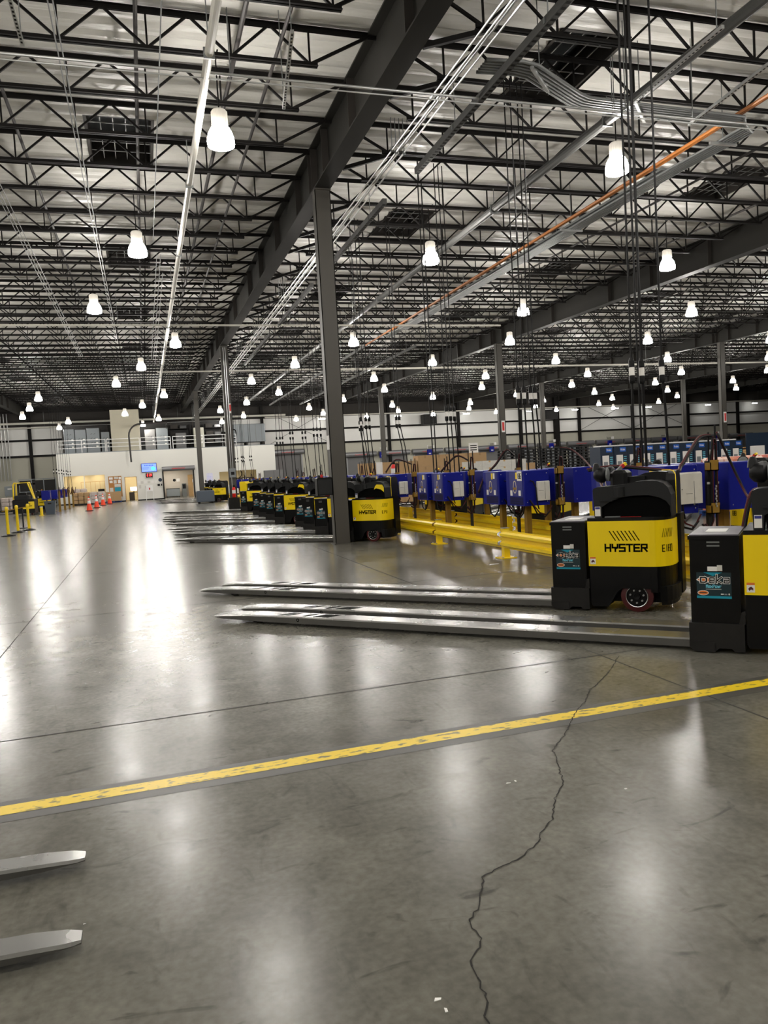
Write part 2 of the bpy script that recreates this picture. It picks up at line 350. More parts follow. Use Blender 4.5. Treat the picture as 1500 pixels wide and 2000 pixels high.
# ------------------------------------------------------------------ floor
WX0, WX1, WY0, WY1 = -26.0, 92.0, -20.0, 79.0
b = MB(); b.box(WX0, WX1, WY0, WY1+0.5, -0.3, 0, 'floor'); floor = struct(b.build('floor'))
b = MB()
def strip(mb, x0, y0, x1, y1, wd, z, mat):
    d = Vector((x1-x0, y1-y0, 0)); d.normalize(); p = Vector((-d.y, d.x, 0))*wd/2
    A = Vector((x0,y0,z)); B = Vector((x1,y1,z)); mb.add([A-p,B-p,B+p,A+p], [(0,1,2,3)], mat)
for k in range(17): strip(b, WX0, 5.19+k*4.6-4.6, WX1, 5.19+k*4.6-4.6, 0.013, 0.0012, 'joint')
for k in range(-5, 17): strip(b, 3.3+k*4.7, WY0, 3.3+k*4.7, WY1, 0.01, 0.0012, 'joint')
b.build('expansion_joint', floor)
b = MB(); strip(b, -9, 4.045, 22, 4.02, 0.26, 0.001, 'oldtape'); b.build('tape_residue', floor)
b = MB(); strip(b, -9, 4.06, 22, 4.035, 0.115, 0.002, 'lineyel'); b.build('painted_line', floor, label='worn yellow painted floor line')
# the crack, from the bottom of the view to the pallet truck
CR = [(0.76,1.6),(0.8,1.78),(0.798, 1.915), (0.837, 1.966), (0.846, 2.057), (0.863, 2.153), (0.918, 2.213), (0.938, 2.248), (0.94, 2.339), (1.009, 2.425), (1.106, 2.585), (1.164, 2.619), (1.279, 2.652), (1.361, 2.704), (1.439, 2.761), (1.46, 2.8), (1.573, 2.901), (1.685, 3.075), (1.807, 3.206), (1.87, 3.347), (1.978, 3.602), (2.124, 3.746), (2.284, 3.932), (2.418, 4.095), (2.592, 4.258), (2.713, 4.42), (2.931, 4.605), (3.163, 4.828), (3.422, 5.113)]
rc = random.Random(3); fine = []
for a, c in zip(CR, CR[1:]):
    n = max(2, int(math.dist(a, c)/0.022))
    for i in range(n):
        t = i/n; fine.append((a[0]+(c[0]-a[0])*t+rc.uniform(-.007,.007), a[1]+(c[1]-a[1])*t+rc.uniform(-.007,.007)))
b = MB(); ws = [rc.uniform(.0015,.0055) for _ in fine]
for i, (a, c) in enumerate(zip(fine, fine[1:])): strip(b, a[0], a[1], c[0], c[1], ws[i]+0.0015, 0.0026, 'crack')
b.build('crack', floor, label='thin jagged dark crack')

# ------------------------------------------------------------------ roof: heights rise gently away from the viewer
def zb(y): return 7.43+0.012*(y-16)           # underside of the girders
def zdeck(y): return zb(y)+1.02
GX = [3.95+14.07*k for k in range(-2, 6)]
GLAB = ['far left','left','near','second','third','fourth','fifth','sixth']
SKY = []                                       # skylights x, y
for k in range(-2, 8):
    for j in range(-1, 9):
        x = 7.45*k+0.02; y = (16.6+8.75*j) if k % 2 == 0 else (12.2+8.75*j)
        if x > 4 and k % 2 == 0: y = 16.7+8.75*j
        if 5 < y < 76 and -0.2*y-4 < x < y*1.05+4: SKY.append((x, y))
SW, SL = 0.58, 1.08
# deck of insulation pillows with openings for the skylights
xs = sorted(set([WX0, WX1]+[round(x+s*SW, 3) for x, y in SKY for s in (-1, 1)]))
pitch = 0.375; rows = []
y = WY0
ycuts = set([round(y_+s*SL, 3) for x, y_ in SKY for s in (-1, 1)])
while y < WY1+0.4: rows += [round(y, 3), round(y+pitch*.25, 3), round(y+pitch*.5, 3), round(y+pitch*.75, 3)]; y += pitch
ys = sorted(set(rows) | ycuts)
def cz(y): return zdeck(y)-0.05*abs(math.sin(PI*(y-WY0)/pitch))**.55
b = MB(); b.m('ceil')
for y_ in ys:
    for x_ in xs: b.v.append((x_, y_, cz(y_)))
nx = len(xs)
def hole(cx, cy_):
    return any(abs(cx-x) < SW and abs(cy_-y) < SL for x, y in SKY)
hx = {i: [s for s in SKY if abs((xs[i]+xs[i+1])/2-s[0]) < SW] for i in range(nx-1)}
for j in range(len(ys)-1):
    for i in range(nx-1):
        cyy = (ys[j]+ys[j+1])/2
        if any(abs(cyy-s[1]) < SL for s in hx[i]): continue
        k = j*nx+i; b.f.append([k, k+nx, k+nx+1, k+1]); b.mi.append(0)
struct(b.build('ceiling', smooth=False))
# skylights
f = MB()
for x0, x1, y0, y1 in ((-SW-.06,-SW,-SL-.06,SL+.06),(SW,SW+.06,-SL-.06,SL+.06),(-SW,SW,-SL-.06,-SL),(-SW,SW,SL,SL+.06)): f.box(x0,x1,y0,y1,-.06,.62,'steel')
g = MB(); g.box(-SW,SW,-SL,SL,.55,.6,'skydark')
gr = MB()
for i in range(1, 5): gr.box(-SW,SW,-SL+i*2*SL/5-.009,-SL+i*2*SL/5+.009,.02,.035,'bar')
for i in range(1, 5): gr.box(-SW+i*2*SW/5-.009,-SW+i*2*SW/5+.009,-SL,SL,.035,.05,'bar')
first = None
SKY.sort(key=lambda s: s[1])
for i, (x, y) in enumerate(SKY):
    lab = f'dark roof skylight with safety grid, {nth(i)} nearest of all skylights'
    if first is None:
        first = thing('skylight', lab, 'skylight', (x, y, zdeck(y)), 0, 'roof skylights'); f.build('frame', first); g.build('pane', first); gr.build('safety_grid', first)
    else: dup(first, (x, y, zdeck(y)), 0, lab)

# girders: I beams with stiffeners, one line each; rise along y
rise = math.atan(0.012)
def girder(gx, name):
    y0, y1 = -4.0, 78.8
    t = thing('roof_girder', f'deep grey steel roof girder, the {name} girder line', 'girder', (gx, 0, zb(0)), 0, 'roof girder lines'); t.rotation_euler = (rise, 0, 0)
    m = MB(); D = 0.93
    m.box(-.012,.012,y0,y1,0.03,D-.03,'girder'); m.box(-.17,.17,y0,y1,0,.03,'girder'); m.box(-.16,.16,y0,y1,D-.03,D,'girder'); m.build('beam', t)
    yy = 16.3-20.8
    while yy < 78:
        for off in (-6.2,-3.2,-1.15,-.14,.14,1.6,4.6,7.6,10.2):
            if y0+.2 < yy+off < y1-.2 and (gx < 20 or yy+off > 10):
                q = MB(); ya = yy+off
                for s in (-1, 1): q.box(*sorted((s*.012, s*.15)), ya-.008, ya+.008, .03, D-.03, 'steel')
                if len([c for c in t.children]) < 90: q.build('stiffener', t)
        yy += 20.8
    return t
for gx, nm in zip(GX, GLAB): girder(gx, nm)
# joists
JY = [11.75+1.5*k for k in range(-5, 45)]
def joist_meshes(x0, x1, step, detailed):
    """chords and web of one open web joist spanning x0..x1, z=0 at bottom chord underside"""
    L = x1-x0; top = 0.58; n = 10
    tc, bc, wb = MB(), MB(), MB()
    for s in (-1, 1): tc.box(x0+.0, x1, *sorted((s*.008, s*.05)), top-.008, top+.0, 'joist'); tc.box(x0, x1, *sorted((s*.008, s*.017)), top-.075, top, 'joist')
    a, e = x0+1.08, x1-1.08
    for s in (-1, 1): bc.box(a-.12, e+.12, *sorted((s*.008, s*.05)), .0, .008, 'joist'); bc.box(a-.12, e+.12, *sorted((s*.008, s*.017)), 0, .065, 'joist')
    P = (e-a)/n; r = .034
    for i in range(n):
        xa, xb, xm = a+i*P, a+(i+1)*P, a+(i+.5)*P
        wb.bar((xa,0,.03),(xm,0,top-.03), r, r, 'joist'); wb.bar((xm,0,top-.03),(xb,0,.03), r, r, 'joist')
        wb.bar((xb if i < n-1 else xb,0,.03),(xb,0,top-.03), r*.8, r*.8, 'joist')
    wb.bar((a,0,.03),(a,0,top-.03), r*.8, r*.8, 'joist')
    wb.bar((x0+.12,0,top-.04),(a,0,.03), r*1.2, r*1.2, 'joist'); wb.bar((x1-.12,0,top-.04),(e,0,.03), r*1.2, r*1.2, 'joist')
    return tc, bc, wb
BAYL = ['in the farthest left bay','left of the near girder','between the near and second girders','between the second and third girders','between the third and fourth girders','between the fourth and fifth girders','right of the fifth girder']
for bi in range(len(GX)-1):
    x0, x1 = GX[bi]+.02, GX[bi+1]-.02
    root = None; single = None; jn = 0
    tc, bc, wb = joist_meshes(-(x1-x0)/2, (x1-x0)/2, 1.2, True)
    for y in JY:
        if x0 > y*1.12+3 or x1 < -y*.25-4 or y > 78.5: continue
        loc = ((x0+x1)/2, y, zb(y)+.345)
        near = y < 27
        lab = f'black open-web joist {BAYL[bi]}, {nth(jn)} from the front'; jn += 1
        if near:
            if root is None:
                root = thing('roof_joist', lab, 'joist', loc, 0, 'roof joists'); tc.build('top_chord', root); bc.build('bottom_chord', root); wb.build('web', root)
            else: dup(root, loc, 0, lab)
        else:
            if single is None:
                allm = MB()
                for q in (tc, bc, wb): allm.add(q.v, q.f, 'joist')
                single = allm.build('roof_joist', loc=loc); tag(single, lab, 'joist', 'roof joists')
            else:
                o = single.copy(); C.objects.link(o); o.location = loc; o['label'] = lab
# slanting flange braces from the girder to the joists on its right
for gx, nm in zip(GX[1:5], GLAB[1:5]):
    proto = None; k = 0
    for i, y in enumerate(JY):
        if y > 60 or (gx > 10 and y < 14): continue
        if i % 2 == 0 and i % 6 != 4: continue
        loc = (gx, y, zb(y)); lab = f'black slanting brace on the right of the {nm} girder, {nth(k)} from the front'; k += 1
        if proto is None:
            m = MB(); m.bar((.17,.03,.02),(1.25,.03,.37),.07,.07,'joist'); proto = m.build('flange_brace', loc=loc); tag(proto, lab, 'brace', 'girder flange braces')
        else: o = proto.copy(); C.objects.link(o); o.location = loc; o['label'] = lab
# columns
CY = [16.0, 36.7, 57.6]
def column(gx, y, lab):
    t = thing('steel_column', lab, 'column', (gx, y, 0), 0, 'roof columns'); z = zb(y)
    m = MB()
    m.box(-.165,.165,-.13,-.11,0.02,z,'column'); m.box(-.165,.165,.11,.13,0.02,z,'column'); m.box(-.165,-.15,-.13,.13,0.02,z,'column'); m.box(.15,.165,-.13,.13,.02,z,'column'); m.build('shaft', t)
    m = MB(); m.box(-.2,.2,-.17,.17,0,.02,'column'); m.build('base_plate', t)
    m = MB(); m.box(-.17,.17,-.17,.17,z-.03,z,'column'); m.build('cap_plate', t)
    return t
for gi, (gx, nm) in enumerate(zip(GX, GLAB)):
    for yi, y in enumerate(CY):
        if gx > y*1.05 or (gx < -5 and y < 50): continue
        column(gx, y, f'dark bronze steel column under the {nm} girder line, {nth(yi)} from the front')

# ------------------------------------------------------------------ pipes, conduits and trays under the roof
def ybeam(name, x, z, y0, y1, r, mt, lab, cat, hang=3.0, n=10, sq=None, slope=False):
    t = thing(name, lab, cat, (x, y0, z))
    m = MB(); dz = 0.012*(y1-y0) if slope else 0
    if sq: 
        w_, h_ = sq
        m.bar((0,0,0),(0,y1-y0,dz), w_, h_, mt)
    else: m.tube([(0,0,0),(0,y1-y0,dz)], r, mt, n)
    m.build('run', t)
    stepn = max(1, round(hang/1.5)) if hang else 1
    for yy in ([yj-y0 for yj in [j_ for j_ in JY if y0+.1 < j_ < y1-.1][::stepn]] if hang else []):
        k = MB(); zz = dz*yy/(y1-y0); k.bar((0,yy,zz),(0,yy,zb(y0+yy)+.37-z),.012,.012,'tray')
        k.box(-(r or .05)-.012,(r or .05)+.012,yy-.015,yy+.015,zz-(r or .03)-.012,zz+(r or .03)+.012,'tray'); k.build('hanger', t)
    return t
ybeam('gas_pipe', 1.17, 6.97, 5, 76.5, .058, 'pipe_white', 'long white painted pipe running away under the roof left of the near girder', 'pipe', 4.5, 12)
for j, (x, nm) in enumerate([(-1.75,'leftmost'),(.33,'second from the left'),(1.78,'third from the left'),(2.4,'nearest to the girder, on its left')]):
    ybeam('sprinkler_pipe', x, zb(5)+.62, 5, 76, .03 if j != 2 else .038, 'pipe_dark', f'dark sprinkler branch pipe running away among the joists, {nm}', 'pipe', 0, 8, slope=True)
for j, x in enumerate([-5.6,-9.4,13.2,16.2,21.5,25,29,36,42]):
    ybeam('sprinkler_pipe', x, zb(12)+.62, 12 if x < 18 else 24, 76, .03, 'pipe_dark', f'dark sprinkler branch pipe among the joists, {["left bay, right one","left bay, left one","first right of the orange cable","just left of the second girder","first right of the second girder","second right of the second girder","just left of the third girder","first right of the third girder","second right of the third girder"][j]}', 'pipe', 0, 6, slope=True)
ybeam('air_duct', 8.05, 7.32, 6, 60, .085, 'duct', 'thick grey round pipe running away under the roof right of the near column', 'pipe', 4.5, 12)
for j in range(4):
    ybeam('steel_conduit', 4.62+.075*j, 7.2-(.03 if j % 2 else 0), 6, 76, .016, 'galv', f'shiny steel conduit beside the near girder, {ORD[j]} from the left of its bundle of four', 'conduit', 6, 6)
ybeam('cable_tray', 10.52, 7.27, 13.4, 32, 0, 'tray', 'wide grey cable tray running away beside the orange cable', 'cable tray', 3.0, sq=(.26,.05))
o = ybeam('orange_cable', 10.2, 7.3, 7, 36, .035, 'orange', 'thick orange cable lying along the grey cable tray', 'cable', 0, 8)
m = MB(); m.tube([(.07,3*i,.015*math.sin(i*2.1)) for i in range(9)], .022, 'orange', 6); m.build('second_strand', o)
for j, (x, y0, y1) in enumerate([(5.2,8.2,13.6),(5.08,15.2,20.6),(5.05,22.2,28),(5.05,30,38),(9.7,33,60),(12.1,33,60)]):
    z = 7.0; t = ybeam('busway', x, z, y0, y1, 0, 'duct', f'long grey steel strut channel hung over the charging row, {ORD[j]} from the front', 'channel', 2.4, sq=(.09,.11))
    m = MB(); n_ = min(60, int((y1-y0)/.12))
    for q in range(n_): m.box(-.03,.03,.05+q*.12,.1+q*.12,-.0565,-.0555,'joist')
    m.build('slots', t)
# smaller strut channels seen from below
for j, (x, y, a, l, nm) in enumerate([(-1.05,9.6,.0,1.9,'leftmost, near the top left corner'),(2.25,10.6,.12,2.0,'left of the near girder'),(7.6,9.6,0.05,2.4,'left of the nearest right-hand lamp'),(9.0,9.9,.1,2.2,'right of the nearest right-hand lamp')]):
    t = thing('perforated_strut', f'short perforated strut channel hanging on a rod, {nm}', 'channel', (x, y, 7.0), -a)
    m = MB(); m.bar((0,-l/2,0),(0,l/2,0),.045,.045,'galv'); m.build('channel', t)
    m = MB()
    for q in range(int(l/.08)): m.box(-.012,.012,-l/2+.02+q*.08,-l/2+.06+q*.08,-.0235,-.0226,'joist')
    m.build('slots', t)
    for s in (-1, 1): m = MB(); m.bar((0,s*l*.45,0),(0,s*l*.45,1.35),.012,.012,'tray'); m.build('hanger_rod', t)
def xpipe(name, y, z, x0, x1, r, mt, lab, cat='conduit', n=8):
    m = MB(); m.tube([(x0,y,z),(x1,y,z)], r, mt, n); q = x0+1.5
    while q < x1: m.bar((q,y,z),(q,y,zb(y)+.5),.01,.01,'tray'); q += 6
    return tag(m.build(name), lab, cat)
xpipe('steel_conduit', 10.75, 6.98, -6, 12, .02, 'galv', 'shiny steel conduit crossing the whole view near the top')
xpipe('steel_conduit', 10.8, 6.93, -6, 12, .011, 'galv', 'thinner shiny conduit directly beneath the long crossing one')
xpipe('steel_conduit', 28.2, 7.0, -8, 14, .035, 'pipe_white', 'pale conduit crossing the aisle halfway down, in front of the second column')
xpipe('steel_conduit', 40.2, 7.0, .98, 9, .04, 'pipe_white', 'pale pipe branching right from the long white pipe')
xpipe('steel_conduit', 39.0, 6.82, 9.2, 42, .05, 'pipe_white', 'long pale pipe crossing the right half of the hall')
xpipe('sprinkler_main', 77.3, 7.55, -22, 14, .1, 'pipe_white', 'thick pale pipe crossing above the office mezzanine', 'pipe', 10)
xpipe('sprinkler_main', 77.6, 7.15, -22, 9, .06, 'pipe_white', 'thinner pale pipe crossing above the office mezzanine', 'pipe')
xpipe('sprinkler_main', 77.9, 7.38, 12, 80, .07, 'pipe_white', 'pale pipe running along the top of the back wall', 'pipe')
# bundle of six bent conduits
t = thing('conduit_bundle', 'bundle of six shiny conduits bent twice below the roof at upper right', 'conduit', (0,0,0))
for j in range(6):
    q = .07*j; z = 7.2
    pts = [(5.0,10.45-q,z),(5.55,10.4-q,z),(5.8,10.45-q,z),(6.9,11.1-q,z),(7.1,11.18-q,z),(7.3,11.2-q,z),(10.5-q*.8,11.3-q,z),(10.85-q,11.45-q*.6,z),(10.85-q,12.0,z),(10.75-q*.9,13.2,z),(10.68-q*.9,30,z)]
    m = MB(); m.tube(pts, .026, 'tray' if 0 else 'conduitgrey', 8); m.build('conduit', t, smooth=True)
for x, y in ((6.0,10.4),(8.2,11.05),(10.6,11.9),(10.5,17.0)):
    m = MB(); m.bar((x-.3,y-(.3 if x < 9 else 0),7.16),(x+.3,y+(.3 if x < 9 else 0),7.16),.045,.045,'galv'); m.bar((x,y,7.16),(x,y,8.3),.012,.012,'tray'); m.build('support_strut', t)
# upright conduits running down beside the near left aisle
for j, (x, y) in enumerate([(-2.45,12),(-2.38,12),(-2.3,12.2),(-.72,8),(-.66,8),(.62,8),(.75,22),(.85,22),(.95,24)]):
    m = MB(); m.tube([(x,y,zb(y)+.2),(x,y+(26 if y < 21 else 18),zb(y)+.1)] if x != .62 else [(x,y,7.5),(x,y+12,7.45)], .009, 'conduitgrey', 6); tag(m.build('thin_conduit'), f'thin conduit under the joists left of the white pipe, {ORD[j]} from the left', 'conduit')

# ------------------------------------------------------------------ high-bay lamps
def make_lamp(lab, loc):
    t = thing('high_bay_lamp', lab, 'lamp', loc, 0, 'high-bay lamps')
    m = MB(); m.lathe((0,0,0), [(0.02,-.165),(.15,-.16),(.198,-.145),(.206,-.1),(.2,-.03),(.175,.05),(.135,.12),(.1,.155)], 'lamp', 16); m.build('refractor', t, smooth=True)
    m = MB(); m.lathe((0,0,0), [(.1,.15),(.115,.165),(.117,.36),(.1,.38),(.04,.39)], 'lampneck', 18); m.build('housing', t, smooth='auto')
    m = MB()
    for i in range(18):
        a = 2*PI*i/18; m.bar((.118*math.cos(a),.118*math.sin(a),.17),(.118*math.cos(a),.118*math.sin(a),.355),.01,.01,'lampneck')
    m.build('cooling_fins', t)
    m = MB(); m.tube([(0,0,0),(0,0,1)], .012, 'cable_black', 6); m.tube([(0,.02,1),(0,-.3,1)], .012, 'cable_black', 6); o = m.build('suspension_rod', t); o.location = (0,0,.38); o.scale = (1,1,zb(loc[1])+.42-loc[2]-.38)
    return t
LZ = 6.69
LP = []
for mth in range(-3, 8):
    for k in range(-3, 12):
        x = 1.46-1.25*(k % 3)+6.92*mth; y = 12.0+6.0*k
        if k < 0 and mth > 3: continue
        if k >= 0 and (x > y*.96+(1.5 if k > 3 else 8) or x < -.2*y-(3 if k > 3 else 9)) or y > 77: continue
        LP.append((x, y, mth))
LP.sort(key=lambda p: p[1])
rows = {}
proto = None
for x, y, mth in LP:
    rows[mth] = rows.get(mth, 0)+1
    rn = {-3:'the leftmost row',-2:'the second row from the left',-1:'the third row from the left',0:'the row beside the white pipe',1:'the row just right of the near girder',2:'the row left of the second girder',3:'the row right of the second girder',4:'the row left of the third girder',5:'the row right of the third girder',6:'the row left of the fourth girder',7:'the rightmost row'}[mth]
    lab = f'lit high-bay lamp, {nth(rows[mth]-1)} from front in {rn}'
    loc = (x, y, LZ)
    if proto is None: proto = make_lamp(lab, loc)
    else:
        o = dup(proto, loc, 0, lab)
        for ch in o.children:
            if ch.name.startswith('suspension'): ch.scale = (1,1,zb(y)+.42-LZ-.38)

# ------------------------------------------------------------------ back wall
def wall_with_holes(name, x0, x1, z0, z1, y, th, holes, mt):
    """wall slab in the x,z plane with rectangular openings (xa,xb,za,zb)"""
    m = MB(); X = sorted(set([x0,x1]+[h[i] for h in holes for i in (0,1)])); Z = sorted(set([z0,z1]+[h[i] for h in holes for i in (2,3)]))
    for i in range(len(X)-1):
        for j in range(len(Z)-1):
            cx, cz_ = (X[i]+X[i+1])/2, (Z[j]+Z[j+1])/2
            if any(h[0]<cx<h[1] and h[2]<cz_<h[3] for h in holes): continue
            m.box(X[i],X[i+1],y,y+th,Z[j],Z[j+1],mt)
    return m.build(name)
BY = 79.0
DOORX = [22.0+3.8*k for k in range(14)]
holes = [(12.95,15.65,0,3.6)]+[(x-1.35,x+1.35,0,3.1) for x in DOORX]
wb_ = struct(wall_with_holes('wall_back', WX0, WX1, 0, 4.55, BY, .25, holes, 'conc'))
m = MB(); zt = zdeck(BY)
m.box(WX0, WX1, BY-.02, BY+.2, 4.55, 7.35, 'panelw'); m.box(WX0, WX1, BY-.02, BY+.2, 7.35, zt, 'steel'); m.build('upper_panels', wb_)
m = MB()
for z in (4.6, 6.07): m.box(WX0, WX1, BY-.2, BY-.02, z-.09, z+.09, 'joist')
m.build('girts', wb_)
m = MB(); k = 0
for x in [18.74,25.31,33.38,41,48.52,55.73,63.58,70.99,78,11.8,-9.95,-17]:
    m.box(x-.14, x+.14, BY-.5, BY-.2, 0, zt-.3, 'joist')
m.box(45.2,45.8,BY-.6,BY-.2,3.0,zt-.3,'joist'); m.build('wall_columns', wb_)
m = MB()
for x0, x1 in ((12.5,18.6),(48.6,55.6),(55.8,63.4)):
    m.bar((x0,BY-.3,4.7),(x1,BY-.3,7.9),.03,.03,'joist'); m.bar((x0,BY-.3,7.9),(x1,BY-.3,4.7),.03,.03,'joist')
m.build('cross_bracing', wb_)
# dock doors
dn = 1
def dock_door(x, half, ztop, tr):
    global dn
    m = MB()
    z = 0
    while z < ztop: m.box(x-half,x+half,BY+.06,BY+.1,z,min(z+.085,ztop),'doorgrey'); m.box(x-half,x+half,BY+.075,BY+.09,z+.085,z+.1,'doorgrey'); z += .1
    o = m.build(f'door_{dn}'); struct(o); dn += 1
    m = MB(); m.tube([(x-half-.42,BY-.3,ztop+.22),(x+half+.42,BY-.3,ztop+.22)], tr, 'tube', 16)
    for s in (-1,1): m.box(x+s*(half+.12)-.06,x+s*(half+.12)+.06,BY-.14,BY,0,ztop+.2,'tube')
    m.build('shutter_housing', o, smooth='auto')
    m = MB(); fn = lambda a, bb, off: (x+a, BY-.3-math.cos(bb/tr)*(tr+.006), ztop+.22+math.sin(bb/tr)*(tr+.006)-0.0)
    for q in range(11): 
        a = -.66+q*.12; seg(m, (a, -.06-.03*(q%2)), (a+.07, -.02+.03*((q+1)%3-1)), .05, fn, 'shutred', .004)
    m.build('warning_print', o)
dock_door(14.3, 1.3, 3.62, .27)
for x in DOORX: dock_door(x, 1.33, 3.0, .27)
for j, x in enumerate([22.31+2.0,29.72,37.13,44.6,52.31,59.87,67.5]):
    t = thing('dock_control_box', f'small blue control box on the back wall above the dock doors, {ORD[j]} from the left', 'control box', (x, BY-.62, 2.75), 0, 'blue dock boxes')
    m = MB(); m.cbox(-.28,.28,-.1,.1,0,.62,'blue',.03); m.build('case', t)
    m = MB(); m.box(-.12,-.03,-.103,-.1,.12,.24,'white'); m.box(.03,.12,-.103,-.1,.12,.24,'white'); m.build('sticker', t)
    m = MB(); m.bar((0,.1,.3),(0,.6,.3),.06,.06,'steel'); m.bar((0,.55,.3),(0,.55,1.1),.05,.05,'galv'); m.build('mount', t)
    m = MB(); m.cbox(.35,.6,-.0,.25,.75,1.05,'white',.03); m.bar((.45,.2,.9),(0,.55,.9),.04,.04,'steel'); m.build('dock_light', t)
for j, x in enumerate([29.6, 44.2]):
    t = thing('unit_heater', f'black unit heater high on the back wall, {"left" if j == 0 else "right"} one of the two', 'heater', (x, BY-1.2, 6.05))
    m = MB(); m.cbox(-.75,.75,-.5,.5,0,1.05,'black',.04); m.build('case', t)
    m = MB(); [m.box(-.6,.6,-.51,-.5,.1+.11*q,.16+.11*q,'skirt') for q in range(8)]; m.build('louvre', t)
    m = MB(); m.bar((0,.5,.5),(0,1.15,.5),.1,.1,'steel'); m.build('wall_bracket', t)
for j, x in enumerate([-16,17.9,26.2,34.1,41.8,47.6,53.0,57.5,66,73]):
    m = MB(); m.box(-.35,.35,-.07,.07,-.04,.04,'lightbar'); m.box(-.4,.4,-.09,.09,.04,.08,'white'); m.bar((0,0,.08),(0,0,.25),.03,.03,'steel')
    o = m.build('wall_light', loc=(x, BY-1.05, 7.05)); tag(o, f'small bright strip light under the pipe along the back wall, {nth(j)} from the left', 'light', 'back wall strip lights')
# exit sign by the office corner
t = thing('exit_sign', 'red lit exit sign on the concrete wall right of the white office block', 'sign', (13.38-1.1, BY-.55, 2.42))
m = MB(); m.box(-.32,.32,-.04,.04,-.02,.42,'exit'); m.build('panel', t)
m = MB(); text(m, 'EXIT', -.25, .08, .1, .24, .035, .03, lambda a,b_,o: (a,-.041-o,b_), 'white'); m.build('lettering', t)
m = MB(); m.bar((0,.04,.2),(0,.56,.2),.05,.05,'steel'); m.build('bracket', t)
# side and front walls close the hall
m = MB(); m.box(WX0-.25, WX0, WY0, BY, 0, 4.55, 'conc'); m.box(WX0-.25, WX0, WY0, BY+.2, 4.55, zt, 'panelw'); struct(m.build('wall_left'))
m = MB(); m.box(WX1, WX1+.25, WY0, BY, 0, 4.55, 'conc'); m.box(WX1, WX1+.25, WY0, BY+.2, 4.55, zt, 'panelw'); struct(m.build('wall_right'))
m = MB(); m.box(WX0, WX1, WY0-.25, WY0, 0, 4.55, 'conc'); m.box(WX0, WX1, WY0-.25, WY0, 4.55, zt, 'panelw'); struct(m.build('wall_front'))
# grey wall panels of the far left bay
m = MB()
for j in range(5): m.tube([(-12.9+.28*j,BY-.5,2.4),(-12.9+.28*j,BY-.5,8.6)], .05, 'galv', 6)
tag(m.build('riser_conduits'), 'row of bright upright conduits against the back wall at the far left', 'conduit')

# ------------------------------------------------------------------ office block
OY = 70.0; OZ = 4.32
H = [(-6.6,-3.15,.85,2.42),(-1.6,-.7,0,2.06),(1.62,4.08,0,2.45),(6.4,7.5,.9,2.1),(7.78,9.7,.9,2.15)]
ow = struct(wall_with_holes('wall_office', -6.95, 11.5, 0, OZ, OY, .15, H, 'office'))
m = MB(); m.box(-6.95,-6.8,OY+.15,BY-.7,0,OZ,'office'); m.box(11.35,11.5,OY+.15,BY-.7,0,OZ,'office'); m.box(-6.95,11.5,OY,BY-.7,OZ,OZ+.06,'greypaint'); m.build('side_walls', ow)
m = MB(); m.box(-6.95,-1.65,OY-.015,OY,0,.1,'black'); m.box(-.65,1.55,OY-.015,OY,0,.1,'black'); m.box(4.15,11.5,OY-.015,OY,0,.1,'black'); m.build('baseboard', ow)
m = MB()
for x in (-6.55,-4.9,-3.2): m.box(x-.03,x+.03,OY-.01,OY+.12,.85,2.42,'conewhite')
m.box(-6.6,-3.15,OY-.02,OY+.12,.8,.86,'conewhite'); struct(m.build('window_1'))
m = MB(); m.box(6.4,7.5,OY-.02,OY+.12,.85,.9,'conewhite'); m.box(7.78,9.7,OY-.02,OY+.12,.85,.9,'conewhite'); m.box(8.7,8.74,OY,OY+.1,.9,2.15,'conewhite'); struct(m.build('window_2'))
# door frame
m = MB()
for x in (-1.65,-.7): m.box(x,x+.05,OY-.03,OY+.16,0,2.11,'wood')
m.box(-1.65,-.65,OY-.03,OY+.16,2.06,2.11,'wood'); struct(m.build('trim_1'))
def room(name, x0, x1, y1, z1, wallm, lights, lm='officelight'):
    m = MB(); m.box(x0-.08,x0,OY+.15,y1,0,z1,wallm); m.box(x1,x1+.08,OY+.15,y1,0,z1,wallm); m.box(x0,x1,y1,y1+.08,0,z1,wallm); m.box(x0,x1,OY+.15,y1,z1,z1+.06,'white')
    o = struct(m.build(name))
    for x, y in lights:
        q = MB(); q.box(x-.3,x+.3,y-.6,y+.6,z1-.03,z1-.005,lm); q.build('ceiling_light', o)
    return o
room('wall_office_left', -6.7, -2.1, 75, 2.6, 'roomwall', [(-5.6,71.6),(-4.0,71.6),(-5.6,74),(-4,74)])
room('wall_office_middle', -1.95, 1.3, 75, 2.6, 'roomwall', [(-1.2,71.5),(.4,71.5),(-1.2,73.6),(.4,73.6)])
room('wall_corridor', 1.45, 4.9, 76, 2.6, 'roomgrey', [(2.0,72),(4.0,72.6),(2.4,74.5)], 'corrlight')
room('wall_office_right', 5.3, 10.8, 74, 2.6, 'roomwall', [(6.5,71.8),(8.6,71.8)])
